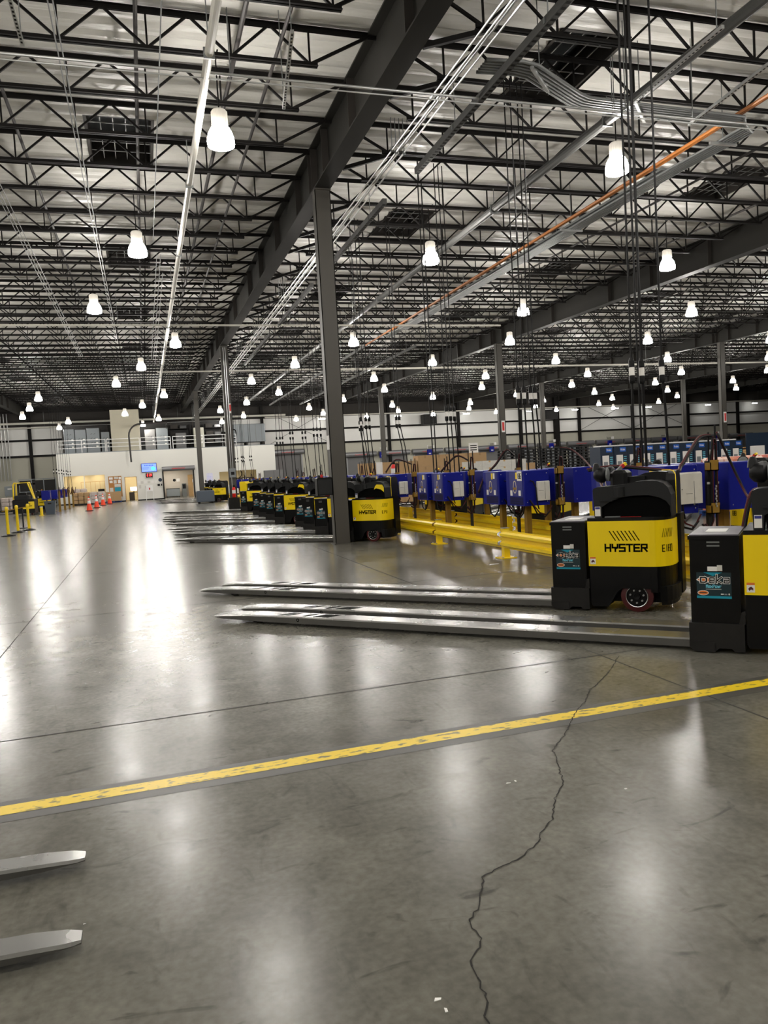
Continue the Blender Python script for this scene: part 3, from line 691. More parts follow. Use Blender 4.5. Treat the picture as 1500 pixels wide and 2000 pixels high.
# office contents
def simple(name, lab, cat, parts, loc=(0,0,0), group=None):
    t = thing(name, lab, cat, loc, 0, group)
    for pn, fnn in parts:
        m = MB(); fnn(m); m.build(pn, t)
    return t
def desk(x, y, lab, wdt=1.4, mt='darkwood'):
    simple('desk', lab, 'desk', [('desktop', lambda m: m.box(-wdt/2,wdt/2,-.35,.35,.7,.74,mt)), ('pedestal', lambda m: m.box(-wdt/2,-wdt/2+.45,-.33,.33,0,.7,mt)), ('leg', lambda m: m.box(wdt/2-.05,wdt/2,-.33,.33,0,.7,mt))], (x,y,0))
desk(-.95, 73.0, 'dark desk seen through the open office doorway', .9)
desk(-6.0+.2, 72.2, 'desk behind the left part of the office window', 1.3); desk(-3.9, 72.2, 'desk behind the right part of the office window', 1.3)
for j, (x, y, lab) in enumerate([(-1.0,73.0,'computer monitor glowing on the desk in the office doorway'),(-5.9,72.2,'black computer monitor at the left of the office window'),(-3.7,72.2,'black computer monitor at the right of the office window')]):
    simple('computer_monitor', lab, 'monitor', [('screen', lambda m: m.box(-.27,.27,-.02,.02,.12,.46,'monitor' if j == 0 else 'black')), ('stand', lambda m: (m.box(-.03,.03,-.02,.02,.01,.13,'black'), m.box(-.12,.12,-.08,.08,0,.012,'black')))], (x,y,.74))
simple('glass_partition', 'light wooden partition frame standing inside the left office', 'partition', [('frame', lambda m: [m.box(-1.3+.4*q,-1.27+.4*q,-.02,.02,0,1.9,'wood') for q in range(7)]+[m.box(-1.3,1.13,-.02,.02,z,z+.04,'wood') for z in (.9,1.86)])], (-4.2,74.2,0))
simple('storage_rack', 'grey utility sink cabinet inside the corridor opening', 'cabinet', [('body', lambda m: m.cbox(-.6,.6,-.3,.3,.1,.8,'greypaint',.02)), ('worktop', lambda m: m.box(-.63,.63,-.33,.33,.8,.84,'steel')), ('leg', lambda m: [m.box(s*.55-.03,s*.55+.03,-.25,.25,0,.1,'steel') for s in (-1,1)])], (2.5,75.4,0))
simple('bottle_filler', 'tall grey water bottle filler beside the corridor door', 'dispenser', [('body', lambda m: m.cbox(-.2,.2,-.15,.15,0,1.25,'tray',.02)), ('front_panel', lambda m: m.box(-.15,.15,-.156,-.15,.75,1.18,'black'))], (3.55,75.7,0))
m = MB(); m.box(3.95,4.75,75.93,76,0,2.05,'wood'); struct(m.build('door_20')); 
simple('notice', 'white notice taped on the corridor door', 'notice', [('sheet', lambda m: m.box(4.35,4.6,75.91,75.925,1.3,1.6,'white'))])
simple('notice', 'small notices on the corridor back wall', 'notice', [('sheet', lambda m: m.box(2.9,3.2,75.98,75.995,1.45,1.75,'white')), ('emblem', lambda m: m.lathe((2.7,75.98,1.6), [(.0,-.0),(.14,-.0),(.14,.01)], 'black', 16, 'y'))])
simple('ring_hoop', 'round dark hoop on the right office wall', 'hoop', [('ring', lambda m: m.tube([(.45*math.cos(a*PI/12),0,.45*math.sin(a*PI/12)) for a in range(25)], .04, 'black', 6))], (8.4,73.9,1.9))
simple('shelf', 'dark shelf of equipment behind the right office window', 'shelf', [('case', lambda m: m.cbox(-.7,.7,-.2,.2,0,1.5,'darkwood',.02)), ('equipment', lambda m: [m.box(-.6+.22*q,-.45+.22*q,-.22,-.2,.9+.3*(q%2),1.1+.3*(q%2),'white') for q in range(5)])], (9.2,73.6,0))
# things on the office face
simple('wall_screen', 'blue lit television screen high on the white office wall', 'screen', [('bezel', lambda m: m.box(-.2,1.08,OY-.09,OY-.02,2.42,3.2,'black')), ('display', lambda m: m.box(-.16,1.04,OY-.095,OY-.09,2.46,3.16,'screen')),
  ('heading', lambda m: [m.box(.05+.13*q,.14+.13*q,OY-.098,OY-.095,2.97,3.05,'screentext') for q in range(6)]),
  ('text_lines', lambda m: [m.box(-.1,.45-.05*q,OY-.098,OY-.095,2.84-.1*q,2.86-.1*q,'screentext') for q in range(3)]),
  ('green_disc', lambda m: poly(m, ell(.78,2.72,.18,.16), lambda a,b_,o: (a,OY-.098,b_), 'screengreen', 0)), ('bracket', lambda m: m.box(.3,.6,OY-.02,OY,2.7,2.9,'steel'))])
simple('led_clock', 'small red led clock display below the blue screen', 'clock', [('case', lambda m: m.box(.12,.7,OY-.07,OY,1.87,2.32,'black')), ('digits', lambda m: text(m, '2 29', .24, 2.08, .07, .17, .03, .025, lambda a,b_,o: (a,OY-.072-o,b_), 'ledred')), ('label_strip', lambda m: m.box(.14,.68,OY-.073,OY-.07,1.88,1.94,'white'))])
def paper(m, x, z, w_, h_, mt='white'): m.box(x,x+w_,OY-.02-.002,OY-.012,z,z+h_,mt)
t = thing('notice_board', 'cork notice board covered with papers beside the office door', 'notice board')
m = MB(); m.box(-2.95,-1.92,OY-.012,OY,.45,2.2,'cork'); m.build('board', t)
m = MB(); [m.box(*a,OY-.03,OY,*c_,'wood') for a, c_ in (((-2.98,-2.94),(.45,2.23)),((-1.93,-1.89),(.45,2.23)),((-2.98,-1.89),(2.2,2.24)))]; m.build('frame', t)
for x, z, w_, h_, mt in [(-2.9,1.95,.3,.2,'white'),(-2.5,1.98,.35,.2,'paper'),(-2.12,1.95,.18,.2,'white'),(-2.88,1.65,.25,.22,'white'),(-2.55,1.6,.25,.3,'paper'),(-2.2,1.6,.22,.3,'white'),(-2.5,1.3,.5,.25,'paper'),(-2.9,.9,.28,.35,'paper'),(-2.5,.85,.5,.42,'teal')]:
    m = MB(); paper(m, x, z, w_, h_, mt); m.build('sheet', t)
for j, (x, z, w_, h_, mt, lab) in enumerate([(-.6,1.5,.22,.2,'white','white sheet right of the office door frame'),(-.32,1.45,.2,.22,'paper','second sheet right of the office door'),(-.05,1.45,.22,.25,'white','sheet below the left of the led clock'),(.25,1.45,.2,.22,'paper','sheet under the led clock'),(.55,1.45,.2,.22,'white','sheet under the right of the led clock'),(.85,1.45,.2,.22,'white','rightmost sheet in the row of papers'),(-.5,1.05,.18,.3,'paper','lower sheet right of the office door'),(.0,1.0,.2,.25,'paper','lower sheet under the row of papers')]):
    m = MB(); m.box(x,x+w_,OY-.008,OY,z,z+h_,mt); tag(m.build('paper_notice'), lab+' on the office wall', 'notice', 'papers on the office wall')
simple('blue_round_sign', 'round dark blue sign on the office wall left of the shutter', 'sign', [('disc', lambda m: m.lathe((1.3,OY-.015,1.7), [(.16,0),(.16,.015)], 'navybox', 20, 'y'))])
simple('time_clock', 'small dark time clock on the office wall beside the shutter', 'clock', [('case', lambda m: m.box(1.05,1.25,OY-.08,OY,1.18,1.36,'black')), ('card_reader', lambda m: m.box(1.35,1.43,OY-.06,OY,1.18,1.36,'black'))])
def grid_calendar(m):
    for q in range(7): m.box(5.3+.08*q,5.306+.08*q,OY-.012,OY-.008,1.1,2.02,'screentext')
    for q in range(8): m.box(5.3,5.8,OY-.012,OY-.008,1.1+.13*q,1.106+.13*q,'screentext')
simple('planner_sheet', 'white planner sheet with blue grid on the office wall behind the chargers', 'notice', [('sheet', lambda m: m.box(5.28,5.82,OY-.008,OY,1.08,2.04,'white')), ('grid', grid_calendar)])
t = thing('shutter_door', 'grey roll-up shutter housing over the corridor opening with red warning print', 'shutter')
m = MB(); m.tube([(1.5,OY-.24,2.62),(4.28,OY-.24,2.62)], .2, 'tube', 16); m.build('housing', t, smooth='auto')
m = MB(); [m.box(x-.06,x+.06,OY-.12,OY,0,2.6,'steel') for x in (1.56,4.16)]; m.build('guide_rail', t)
m = MB(); [seg(m, (2.35+.1*q,-.0), (2.42+.1*q,.02*(q%3-1)), .06, lambda a,b_,o: (a,OY-.44-.004,2.62+b_), 'shutred', 0) for q in range(11)]; m.build('warning_print', t)
simple('barrier_stand', 'white folding barrier stand against the office wall', 'stand', [('frame', lambda m: [m.bar((x,0,0),(x*.85,.1,1.3),.04,.04,'conewhite') for x in (-.3,.3)]+[m.bar((-.28,.06,z),(.28,.06,z),.04,.04,'conewhite') for z in (.8,1.28)]), ('panel', lambda m: m.box(-.25,.25,.04,.06,.82,1.26,'conewhite')), ('red_mark', lambda m: m.box(-.05,.05,.03,.04,.9,1.08,'red'))], (.35,OY-1.0,0))
# mezzanine
def railing(x0, x1, y, z, lab):
    t = thing('railing', lab, 'railing', (x0,y,z)); L_ = x1-x0
    for h in (.4,.72,1.05): m = MB(); m.bar((0,0,h),(L_,0,h),.05,.05,'conewhite'); m.build('rail', t)
    n = max(1, round(L_/2.2))
    for q in range(n+1): m = MB(); m.bar((L_*q/n,0,0),(L_*q/n,0,1.07),.05,.05,'conewhite'); m.build('post', t)
railing(-6.8,-3.0,OY+.15,OZ+.06,'white pipe railing on the left part of the office roof')
railing(-2.9,-.2,OY+.35,OZ+.06,'white pipe railing in front of the beige block on the office roof')
railing(-.1,2.4,OY+.15,OZ+.06,'white pipe railing on the office roof above the blue screen')
railing(2.6,5.2,OY+.15,OZ+.06,'white pipe railing on the office roof behind the third column')
railing(5.3,8.1,OY+.15,OZ+.06,'white pipe railing at the right part of the office roof')
ZZ = OZ+.075
for j, (x0, x1, h, mt, lab, d) in enumerate([(-6.4,-5.55,2.1,'greypaint','leftmost grey electrical cabinet on the office roof',2.2),(-5.5,-4.6,2.05,'greypaint','second grey electrical cabinet on the office roof',2.2),(-4.55,-3.5,2.15,'greypaint','third grey electrical cabinet with breaker handles on the office roof',2.2),(-3.4,-2.7,1.8,'greypaint','narrow grey cabinet left of the beige block',2.6),(.3,1.2,1.9,'doorgrey','dark grey cabinet right of the beige block',3),(1.3,2.3,2.0,'greypaint','tall grey cabinet above the shutter opening',3),(3.0,3.9,1.5,'doorgrey','grey cabinet on the roof behind the third column',3.4),(4.6,5.5,1.9,'conc','pale cabinet on the roof with small lamps',3.0)]):
    t = thing('electrical_cabinet', lab, 'cabinet', ((x0+x1)/2, OY+d, ZZ), 0, 'electrical cabinets on the office roof'); wdt = (x1-x0)/2
    m = MB(); m.cbox(-wdt,wdt,-.35,.35,0,h,mt,.02); m.build('case', t)
    m = MB(); [m.bar((-.2+.25*q2,-.36,.45+.38*q),(-.06+.25*q2,-.36,.55+.38*q),.04,.02,'steel') for q in range(int(h/.42)-1) for q2 in (0,1)]; m.build('breaker_handle', t)
    m = MB(); [m.box(wdt*.4,wdt*.75,-.352,-.35,.5+.3*q,.62+.3*q,'white') for q in range(3)]; m.build('label_plate', t)
m = MB(); m.box(-2.5,-.1,OY+1.2,OY+3.9,ZZ,8.0,'beige'); [m.box(-2.51,-.09,OY+1.19,OY+1.2,ZZ+.4*q,ZZ+.4*q+.012,'conc') for q in range(1, 9)]
tag(m.build('stair_enclosure'), 'tall beige masonry block standing on the office roof', 'enclosure')
t = thing('duct_unit', 'large galvanised air duct unit on the right of the office roof', 'duct', (9.4, OY+2.6, ZZ))
m = MB(); m.cbox(-1.7,1.6,-.9,.9,.35,2.0,'greypaint',.04); m.build('casing', t)
m = MB(); [m.box(-1.5+.55*q,-1.46+.55*q,-.915,-.9,.35,1.98,'tray') for q in range(6)]; m.build('seam', t)
m = MB(); [m.box(x,x+.15,-.8,.8,0,.36,'steel') for x in (-1.5,-.2,1.3)]; m.build('leg', t)
t = thing('cable_reel', 'dark coiled cable hanging before the duct unit', 'cable coil', (8.1, OY+1.3, 5.5))
m = MB(); m.tube([(.18*math.cos(a*PI/10),0,.42*math.sin(a*PI/10)) for a in range(21)], .05, 'cable_black', 6); m.build('coil', t); m = MB(); m.bar((0,0,.42),(0,0,3.05),.03,.03,'cable_black'); m.build('cord', t)
m = MB(); pts = [(1.25,OY-.35,3.1),(1.2,OY-.35,6.0)]; cxs = [(1.15+.55*(1-math.cos(a)) if 0 else 0, 0) for a in (0,)]
arc = [(.45-1.0*0+0,0)]; m.tube([(-.98,OY-.45,3.35),(-1.02,OY-.45,5.6)]+[(-1.02+1.0*(1-math.cos(a)),OY-.45,5.6+1.0*math.sin(a)) for a in [PI/12*q for q in range(1,7)]]+[(2.2,OY-.45,6.62)], .07, 'pipe_dark', 8)
m.bar((2.2,OY-.45,6.62),(2.2,OY+2.6,6.62),.07,.07,'pipe_dark'); m.bar((2.2,OY+2.6,6.7),(2.2,OY+2.6,6.3),.07,.07,'pipe_dark'); tag(m.build('drop_pipe'), 'dark pipe that bends down in front of the white office wall', 'pipe')
m = MB(); m.box(-6.8,7.3,OY+4.6,OY+4.7,ZZ,7.0,'skirt'); [m.box(x_,x_+.12,OY+4.5,OY+4.6,ZZ,7.0,'steel') for x_ in (-6.8,-3.0,.3,2.6,4.6,7.1)]; struct(m.build('wall_dark_backing'))  # dark backing added behind the railing, keeps the white back panels from showing
# dark backs of the racking between the mezzanine and the back wall
for j, (x0, x1, h, lab) in enumerate([(2.4,3.0+1.3,2.3,'dark equipment rack on the office roof behind the shutter opening'),(5.6,7.4,2.2,'dark equipment rack behind the second column')]):
    t = thing('equipment_rack', lab, 'rack', ((x0+x1)/2, OY+4.0, ZZ)); wd = (x1-x0)/2
    for s in (-1,1): m = MB(); m.box(s*wd-.04,s*wd+.04,-.4,.4,0,h,'joist'); m.build('upright', t)
    for q in range(3): m = MB(); m.box(-wd,wd,-.4,.4,.5+.7*q,.56+.7*q,'joist'); m.box(-wd*.8,-wd*.1,-.3,.3,.56+.7*q,.9+.7*q,'steel'); m.box(wd*.1,wd*.7,-.3,.3,.56+.7*q,.8+.7*q,'skydark'); m.build('loaded_shelf', t)

# ------------------------------------------------------------------ pallet trucks (x runs from the battery to the operator's end, near side is -y)
HW = 0.36
OUT = [(.385,-HW),(.98,-HW),(1.03,-.352),(1.075,-.335),(1.115,-.3),(1.145,-.255),(1.165,-.2),(1.178,-.12),(1.183,-.02),(1.178,.1),(1.16,.2),(1.12,.29),(1.06,.34),(.98,HW)]
def outline_fn(a, b_, off):
    """maps a distance along the body outline to a point on it"""
    d = a
    for p, q in zip(OUT, OUT[1:]):
        l = math.dist(p, q)
        if d <= l or q is OUT[-1]:
            t = d/l; nx_, ny_ = (q[1]-p[1])/l, -(q[0]-p[0])/l
            return (p[0]+(q[0]-p[0])*t+nx_*off, p[1]+(q[1]-p[1])*t+ny_*off, b_)
        d -= l
near = lambda y: (lambda a, b_, off: (a, y-off, b_))
MESH = {}
def shared(key, name, parent, fnn, smooth=False, label=None):
    """first call builds the mesh, later calls reuse its data"""
    if key in MESH:
        o = bpy.data.objects.new(name, MESH[key]); C.objects.link(o); o.parent = parent
    else:
        m = MB(); fnn(m); o = m.build(name, parent, smooth); MESH[key] = o.data
    if label: o['label'] = label
    return o
def deka_label(m, x0, z0, fn, full=True):
    s = 1.0
    poly(m, [(x0,z0),(x0+.245,z0),(x0+.245,z0+.2),(x0,z0+.2)], fn, 'tealdark', .001)
def deka_print(m, x0, z0, fn):
    poly(m, [(x0,z0),(x0+.245,z0),(x0+.245,z0+.018),(x0,z0+.018)], fn, 'teal', .0018)
    poly(m, [(x0+.05,z0+.2),(x0+.185,z0+.2),(x0+.117,z0+.172)], fn, 'teal', .0018)
    poly(m, [(x0-.003,z0+.142),(x0+.03,z0+.168),(x0+.09,z0+.16),(x0+.11,z0+.14),(x0+.085,z0+.122),(x0+.03,z0+.12)], fn, 'white', .0018)
    poly(m, [(x0+.008,z0+.142),(x0+.033,z0+.162),(x0+.086,z0+.155),(x0+.1,z0+.14),(x0+.08,z0+.127),(x0+.034,z0+.125)], fn, 'orangeprint', .0022)
    for t_, mt, of in ((.02,'white',.0026),(.0105,'black_ink',.003)):
        text(m, 'D', x0+.03, z0+.123, .04, .038, .014, t_*.9, fn, mt, of, .022)
        text(m, 'e', x0+.095, z0+.12, .03, .057, .014, t_*.72, fn, mt, of, .014)
        text(m, 'k', x0+.143, z0+.12, .034, .056, .014, t_*.72, fn, mt, of, .016)
        text(m, 'a', x0+.196, z0+.12, .034, .057, .014, t_*.72, fn, mt, of, .014)
    text(m, 'MaxPowr', x0+.068, z0+.083, .011, .021, .0052, .0042, fn, 'ltblue', .002, .003)
    poly(m, [(x0+.065,z0+.069),(x0+.175,z0+.069),(x0+.175,z0+.072),(x0+.065,z0+.072)], fn, 'paper', .002)
    poly(m, ell(x0+.045, z0+.042, .04, .019), fn, 'white', .002); poly(m, ell(x0+.045, z0+.042, .036, .016), fn, 'orangeprint', .0024)
    poly(m, [(x0+.02,z0+.039),(x0+.07,z0+.039),(x0+.07,z0+.046),(x0+.02,z0+.046)], fn, 'darkwood', .0028)
    poly(m, [(x0+.17,z0+.03),(x0+.19,z0+.03),(x0+.19,z0+.038),(x0+.17,z0+.038)], fn, 'white', .002); poly(m, [(x0+.195,z0+.028),(x0+.215,z0+.028),(x0+.215,z0+.038),(x0+.195,z0+.038)], fn, 'greypaint', .002); poly(m, ell(x0+.228,z0+.034,.006,.007,10), fn, 'paper', .002)
def hyster_mark(m, fn):
    for q in range(7): seg(m, (.6+.038*q, .805), (.655+.038*q, .715), .009, fn, 'black_ink', .0015)
    text(m, 'HYSTER', .555, .608, .05, .064, .0195, .0165, fn, 'black_ink', .0015, .012)
def fork_body(m, L_, hw, ztop, x1=0.0):
    """steel fork from x1 down to -L_: flat top with bevelled edges, side skirts, tapered square toe"""
    st = [(x1,1,1,.3),(-L_+1.0,1,1,.3),(-L_+.5,1,.96,.32),(-L_+.16,1,.8,.4),(-L_+.05,.86,.68,.46),(-L_,.6,.6,.5)]
    k = 0; V = []
    for x, wf, zf, lf in st:
        h = hw*wf; zt_ = ztop*zf; zl = ztop*lf; e = min(.012, h*.3) if hw > .1 else .005
        V += [(x,-h,zl),(x,-h,zt_-.012),(x,-h+e,zt_),(x,h-e,zt_),(x,h,zt_-.012),(x,h,zl)]
    top, side = [], []
    for i in range(len(st)-1):
        for q in range(6):
            f = (i*6+q, i*6+(q+1)%6, (i+1)*6+(q+1)%6, (i+1)*6+q)
            (top if q in (1,2,3) else side).append(f)
    n = len(st)
    m.add(V, top, 'fork'); m.add(V, side+[tuple(range(6))[::-1], tuple(range((n-1)*6, n*6))], 'forkedge')
def make_fork(m): fork_body(m, 4.9, .115, .098)
def fork_holes(m):
    for q, (x, l, s) in enumerate([(-4.02,.17,0),(-3.94,.17,0),(-3.74,.03,0),(-3.6,.13,1),(-3.5,.13,1)]):
        w_ = .024 if not s else .04
        m.add([(x,-.07,.0995),(x+w_*2,-.07,.0995),(x+.09+w_*2,.07,.0995),(x+.09,.07,.0995)], [(0,1,2,3)], 'black_ink')
    m.lathe((-3.75,-.1152,.066), [(.018,0),(.018,.001)], 'black_ink', 12, 'y'); m.lathe((-3.75,-.1158,.066), [(.009,0),(.009,.001)], 'forkedge', 10, 'y')
def truck(loc, rz, lab, number=None, cap=False, detail=2, tall=False, group='pallet trucks in the charging row'):
    t = thing('pallet_truck', lab, 'pallet truck', loc, rz, group)
    S = lambda key, name, fnn, parent=None, smooth=False, label=None: shared(key, name, parent or t, fnn, smooth, label)
    for s in (-1, 1):
        f_ = S('fork', 'fork', make_fork); f_.location = (0, s*.215, 0)
        if detail > 1:
            h_ = S('fork_holes', 'fork_slots', fork_holes, f_)
        def wheelm(m): m.lathe((-4.35,-.05,.038), [(.036,0),(.036,.1)], 'black', 12, 'y')
        S('loadw', 'load_wheel', wheelm, f_)
    def tray(m):
        m.ext([(-.012,.23),(.378,.23),(.378,.02),(.31,.015),(.29,.04),(.2,.04),(.17,.012),(.02,.012),(-.012,.05)], -HW-.012, HW+.012, 'skirt')
        m.ext([(-.012,.085),(.17,.085),(.17,.01),(.03,.01),(-.012,.045)], -HW-.02, -HW-.012, 'skirt')
        m.ext([(.34,.23),(.385,.23),(.385,.33),(.36,.32)], -HW-.01, -HW+.02, 'skirt')
    S('tray', 'battery_tray', tray)
    def bat(m):
        m.box(.005,.355,-HW+.012,HW-.012,.23,.885,'blackmetal'); m.box(-.005,.36,-HW+.004,HW-.004,.872,.9,'blackmetal')
    bt = S('bat', 'battery', bat)
    def lid(m): m.box(.005,.352,-HW+.012,HW-.012,.9,.91,'lid')
    S('lid', 'battery_lid', lid, bt, label='grey steel battery lid')
    fb = near(-HW+.012)
    if detail > 0:
        S('lab', 'battery_label', lambda m: (deka_label(m, .05, .42, fb), deka_print(m, .05, .42, fb)), bt, label='dark teal battery maker label')
        def slots(m):
            for z in (.845,.818): m.box(.13,.22,-HW+.006,-HW+.0125,z,z+.012,'tray')
        S('slots', 'vent_slot', slots, bt)
        S('tagw', 'barcode_tag', lambda m: (m.box(.13,.2,-HW+.009,-HW+.0125,.63,.664,'white'), m.box(.198,.235,-HW+.008,-HW+.0125,.632,.676,'paper')), bt, label='white barcode tag')
        S('sheet', 'lid_sheet', lambda m: m.box(.1,.25,-.15,.1,.91,.913,'white'), bt)
    # body
    def low(m):
        m.ext([(.39,.455),(1.04,.455),(1.04,.2),(1.01,.2),(1.0,.235),(.7,.235),(.655,.2),(.59,.09),(.56,.05),(.41,.045),(.39,.08)], -HW+.01, -.1, 'blackmetal')
        m.box(.39,1.05,-.1,HW-.01,.06,.455,'blackmetal')
        o_ = [(.8+(p[0]-.8)*.98, p[1]*.975) for p in OUT[1:]]
        m.prism(o_, .2, .455, 'blackmetal')
    S('low', 'chassis', low)
    def bump_(m):
        pts = [(1.06,-.335),(1.12,-.31),(1.16,-.26),(1.185,-.19),(1.2,-.1),(1.205,0),(1.195,.12),(1.17,.22),(1.12,.3),(1.0,.3),(1.0,.0),(1.05,-.24)]
        m.prism([(1.1+(p[0]-1.1)*.82, p[1]*.96) for p in pts], .075, .12, 'black'); m.prism(pts, .12, .26, 'black')
    S('bump', 'tail_bumper', bump_)
    body = S('body', 'body_cover', lambda m: m.prism(OUT+[(.385,HW)], .455, .905, 'yellow'), label='yellow body cover')
    if detail > 0:
        fn = near(-HW)
        S('logo', 'maker_lettering', lambda m: hyster_mark(m, fn), body, label='black maker name with seven slanting bars')
        def rear(m):
            for q in range(7): seg(m, (.715+.021*q, .74), (.735+.021*q, .82), .005, outline_fn, 'black_ink', .0015)
        S('rearbars', 'rear_bars', rear, body)
        def warn(m):
            m.box(.4,.455,-HW-.0012,-HW,.475,.53,'white'); m.box(.4,.455,-HW-.0018,-HW,.53,.548,'orangeprint')
            poly(m, [(.41,.502),(.42,.515),(.433,.518),(.445,.505),(.443,.487),(.437,.497),(.425,.495),(.418,.485)], fn, 'tyre', .002)
        S('warn', 'warning_sticker', warn, body, label='small white and orange warning sticker')
    if number:
        m = MB(); text(m, number, .715, .6, .024, .062, .013, .0085, outline_fn, 'black_ink', .0015); m.build('number_lettering', body, label=f'black number {number}')
    # wheel
    def wh(m):
        m.lathe((.836,-HW+.03,.155), [(.11,0),(.155,.01),(.155,.1),(.11,.11)], 'tyre', 28, 'y', cap=False)
    wl = S('wheel', 'drive_wheel', wh, smooth='auto')
    def rim(m):
        m.lathe((.836,-HW+.025,.155), [(.0,.0),(.03,-.005),(.035,.012),(.095,.014),(.1,.004),(.108,.0),(.108,.02)], 'blackmetal', 28, 'y')
        m.lathe((.836,-HW+.024,.155), [(.1,.0),(.106,-.002),(.109,.002)], 'steelbright', 28, 'y', cap=False)
        for q in range(7):
            a = 2*PI*q/7+.2; m.lathe((.836+.064*math.cos(a),-HW+.02,.155+.064*math.sin(a)), [(.0,.0),(.009,.0),(.009,.02)], 'galv', 8, 'y')
    if detail > 0: S('rim', 'wheel_rim', rim, wl)
    # deck and cowl
    S('deck', 'deck', lambda m: (m.prism([(.39+(p[0]-.39)*.99, p[1]*.98) for p in OUT]+[(.39,HW-.01)], .905, .938, 'black'), m.box(.7,.9,-.3,-.2,.938,.945,'red'), m.box(.55,.7,-.31,-.27,.938,.95,'tray')))
    def cowl(m):
        low_ = [(1.18,.94),(1.175,1.04),(1.14,1.09),(1.08,1.125),(.98,1.15),(.85,1.152),(.72,1.135),(.6,1.09),(.53,1.045),(.525,.94)]
        m.ext([(.455,.94),(.445,1.21),(.455,1.232),(.49,1.245),(.62,1.25),(.74,1.262),(.86,1.285),(.97,1.292),(1.06,1.285),(1.12,1.262),(1.16,1.22),(1.185,1.15),(1.19,.94)]+low_, -.33, -.04, 'cowl')
        m.ext([(.5,1.1),(.5,1.235),(1.1,1.25),(1.15,1.1)], -.04, .2, 'cowl')
        m.lathe((.705,-.333,1.14), [(.052,0),(.052,.1)], 'cowl', 20)
        m.box(.52,.64,-.345,-.33,1.1,1.112,'cowl')
    S('cowl', 'cowl', cowl, label='dark grey moulded cowl')
    def recess(m): m.box(.54,1.17,-.3,.28,.94,1.13,'black_ink')  # solid black block, puts the dark of the cavity under the cowl into colour
    S('recess', 'cavity_dark_block', recess)
    if detail > 0: S('tag2', 'instruction_sign', lambda m: (m.box(.462,.515,-.335,-.33,.955,1.05,'white'), m.box(.465,.512,-.337,-.334,1.025,1.045,'bluelight')), label='white instruction sign')
    if cap: S('cap', 'yellow_cowl_patch', lambda m: m.ext([(.93,1.12),(.98,1.145),(1.1,1.115),(1.165,1.06),(1.165,1.16),(1.13,1.215),(1.0,1.225),(.96,1.19)], -.335, -.328, 'yellow'), label='yellow patch')
    def backrest(m):
        prof = [(-.04,.94),(.29,.94),(.29,1.28),(.26,1.34),(.2,1.37),(.05,1.37),(-.02,1.34),(-.04,1.28)]
        m.extx(prof, 1.1, 1.19, 'black'); m.extx([(.04,.14),(.27,.14),(.27,.94),(.04,.94)], 1.165, 1.215, 'black')
        m.ext([(.8,1.2),(1.12,1.2),(1.12,1.355),(1.02,1.37),(.9,1.36),(.82,1.33)], .0, .27, 'black')
    S('backrest', 'backrest', backrest, smooth=False)
    def trim(m): m.tube([(1.193,-.045,.95),(1.193,-.045,1.27),(1.19,-.03,1.33),(1.17,-.0,1.365),(1.13,.03,1.378),(1.05,.05,1.378)], .0045, 'railyel', 6)
    if detail > 1: S('trim', 'edge_cord', trim, label='thin yellow cord along the backrest')
    # steering head and grips
    def head(m):
        m.cbox(.57,.74,-.12,.16,1.25,1.4,'black',.03); m.tube([(.56,-.02,1.27),(.7,0,1.24)], .06, 'black', 12)
        m.box(.6,.9,-.05,.1,1.26,1.33,'black')
    S('head', 'steering_head', head)
    def grip(m):
        m.lathe((.43,-.18,1.36), [(.0,-.0),(.035,.0),(.068,.03),(.08,.07),(.078,.1),(.05,.125)], 'black', 16, 'x')
        m.lathe((.455,-.18,1.4), [(.0,.085),(.02,.08),(.035,.05),(.04,0)], 'black', 12)
    S('grip', 'control_grip', grip, smooth='auto')
    def gripd(m): m.lathe((.553,-.18,1.36), [(.05,0),(.066,.005),(.066,.02),(.04,.025)], 'tray', 16, 'x')
    S('gripd', 'grip_disc', gripd)
    def gripf(m):
        m.lathe((.43,.22,1.36), [(.0,-.0),(.035,.0),(.068,.03),(.08,.07),(.078,.1),(.05,.125)], 'black', 16, 'x'); m.tube([(.5,-.18,1.36),(.5,.22,1.36)], .02, 'black', 8)
    S('gripf', 'far_grip', gripf, smooth='auto')
    if detail > 0: S('stalk', 'lever', lambda m: (m.bar((.6,-.1,1.35),(.68,-.02,1.44),.03,.03,'tray'), m.bar((.67,-.03,1.43),(.69,-.01,1.45),.035,.035,'red'), m.bar((.69,-.01,1.45),(.71,.01,1.465),.03,.03,'railyel')))
    if tall:
        def mast(m): m.ext([(-.02,.92),(.36,.92),(.36,1.24),(.26,1.34),(-.02,1.34)], -.3, .3, 'yellow')
        S('mast', 'load_guard', mast, label='tall yellow load guard')
    return t
U = (.692,-.722); NN = (.722,.692); TR = math.atan2(-.722,.692)
def tloc(x, y): return (x+NN[0]*HW, y+NN[1]*HW, 0)
truck(tloc(3.955,4.94), TR, 'yellow and black pallet truck, nearest of all, cut off by the right edge')
truck(tloc(3.94,7.03), TR, 'yellow and black pallet truck numbered E180, second nearest, standing whole in view', 'E180')
truck(tloc(3.98,16.4), TR+.02, 'yellow and black pallet truck numbered E191, just right of the near column', 'E191', True)
pw = (1,1)
TRK = [(3.93,18.5,0,'just left of the near column, behind E191'),(3.9,19.85,0,'second to the left of the near column'),(3.93,21.15,0,'half hidden, third to the left of the near column'),(3.82,23.95,1,'with yellow cowl patch, its maker name half hidden'),(3.86,26.2,0,'fifth to the left of the near column'),(3.85,27.8,0,'sixth to the left of the near column'),(3.9,29.7,0,'seventh to the left of the near column')]
for j, (x, y, cap, lab) in enumerate(TRK):
    truck(tloc(x,y), TR+random.uniform(-.03,.03), f'yellow and black pallet truck {lab}', None, bool(cap), 1)
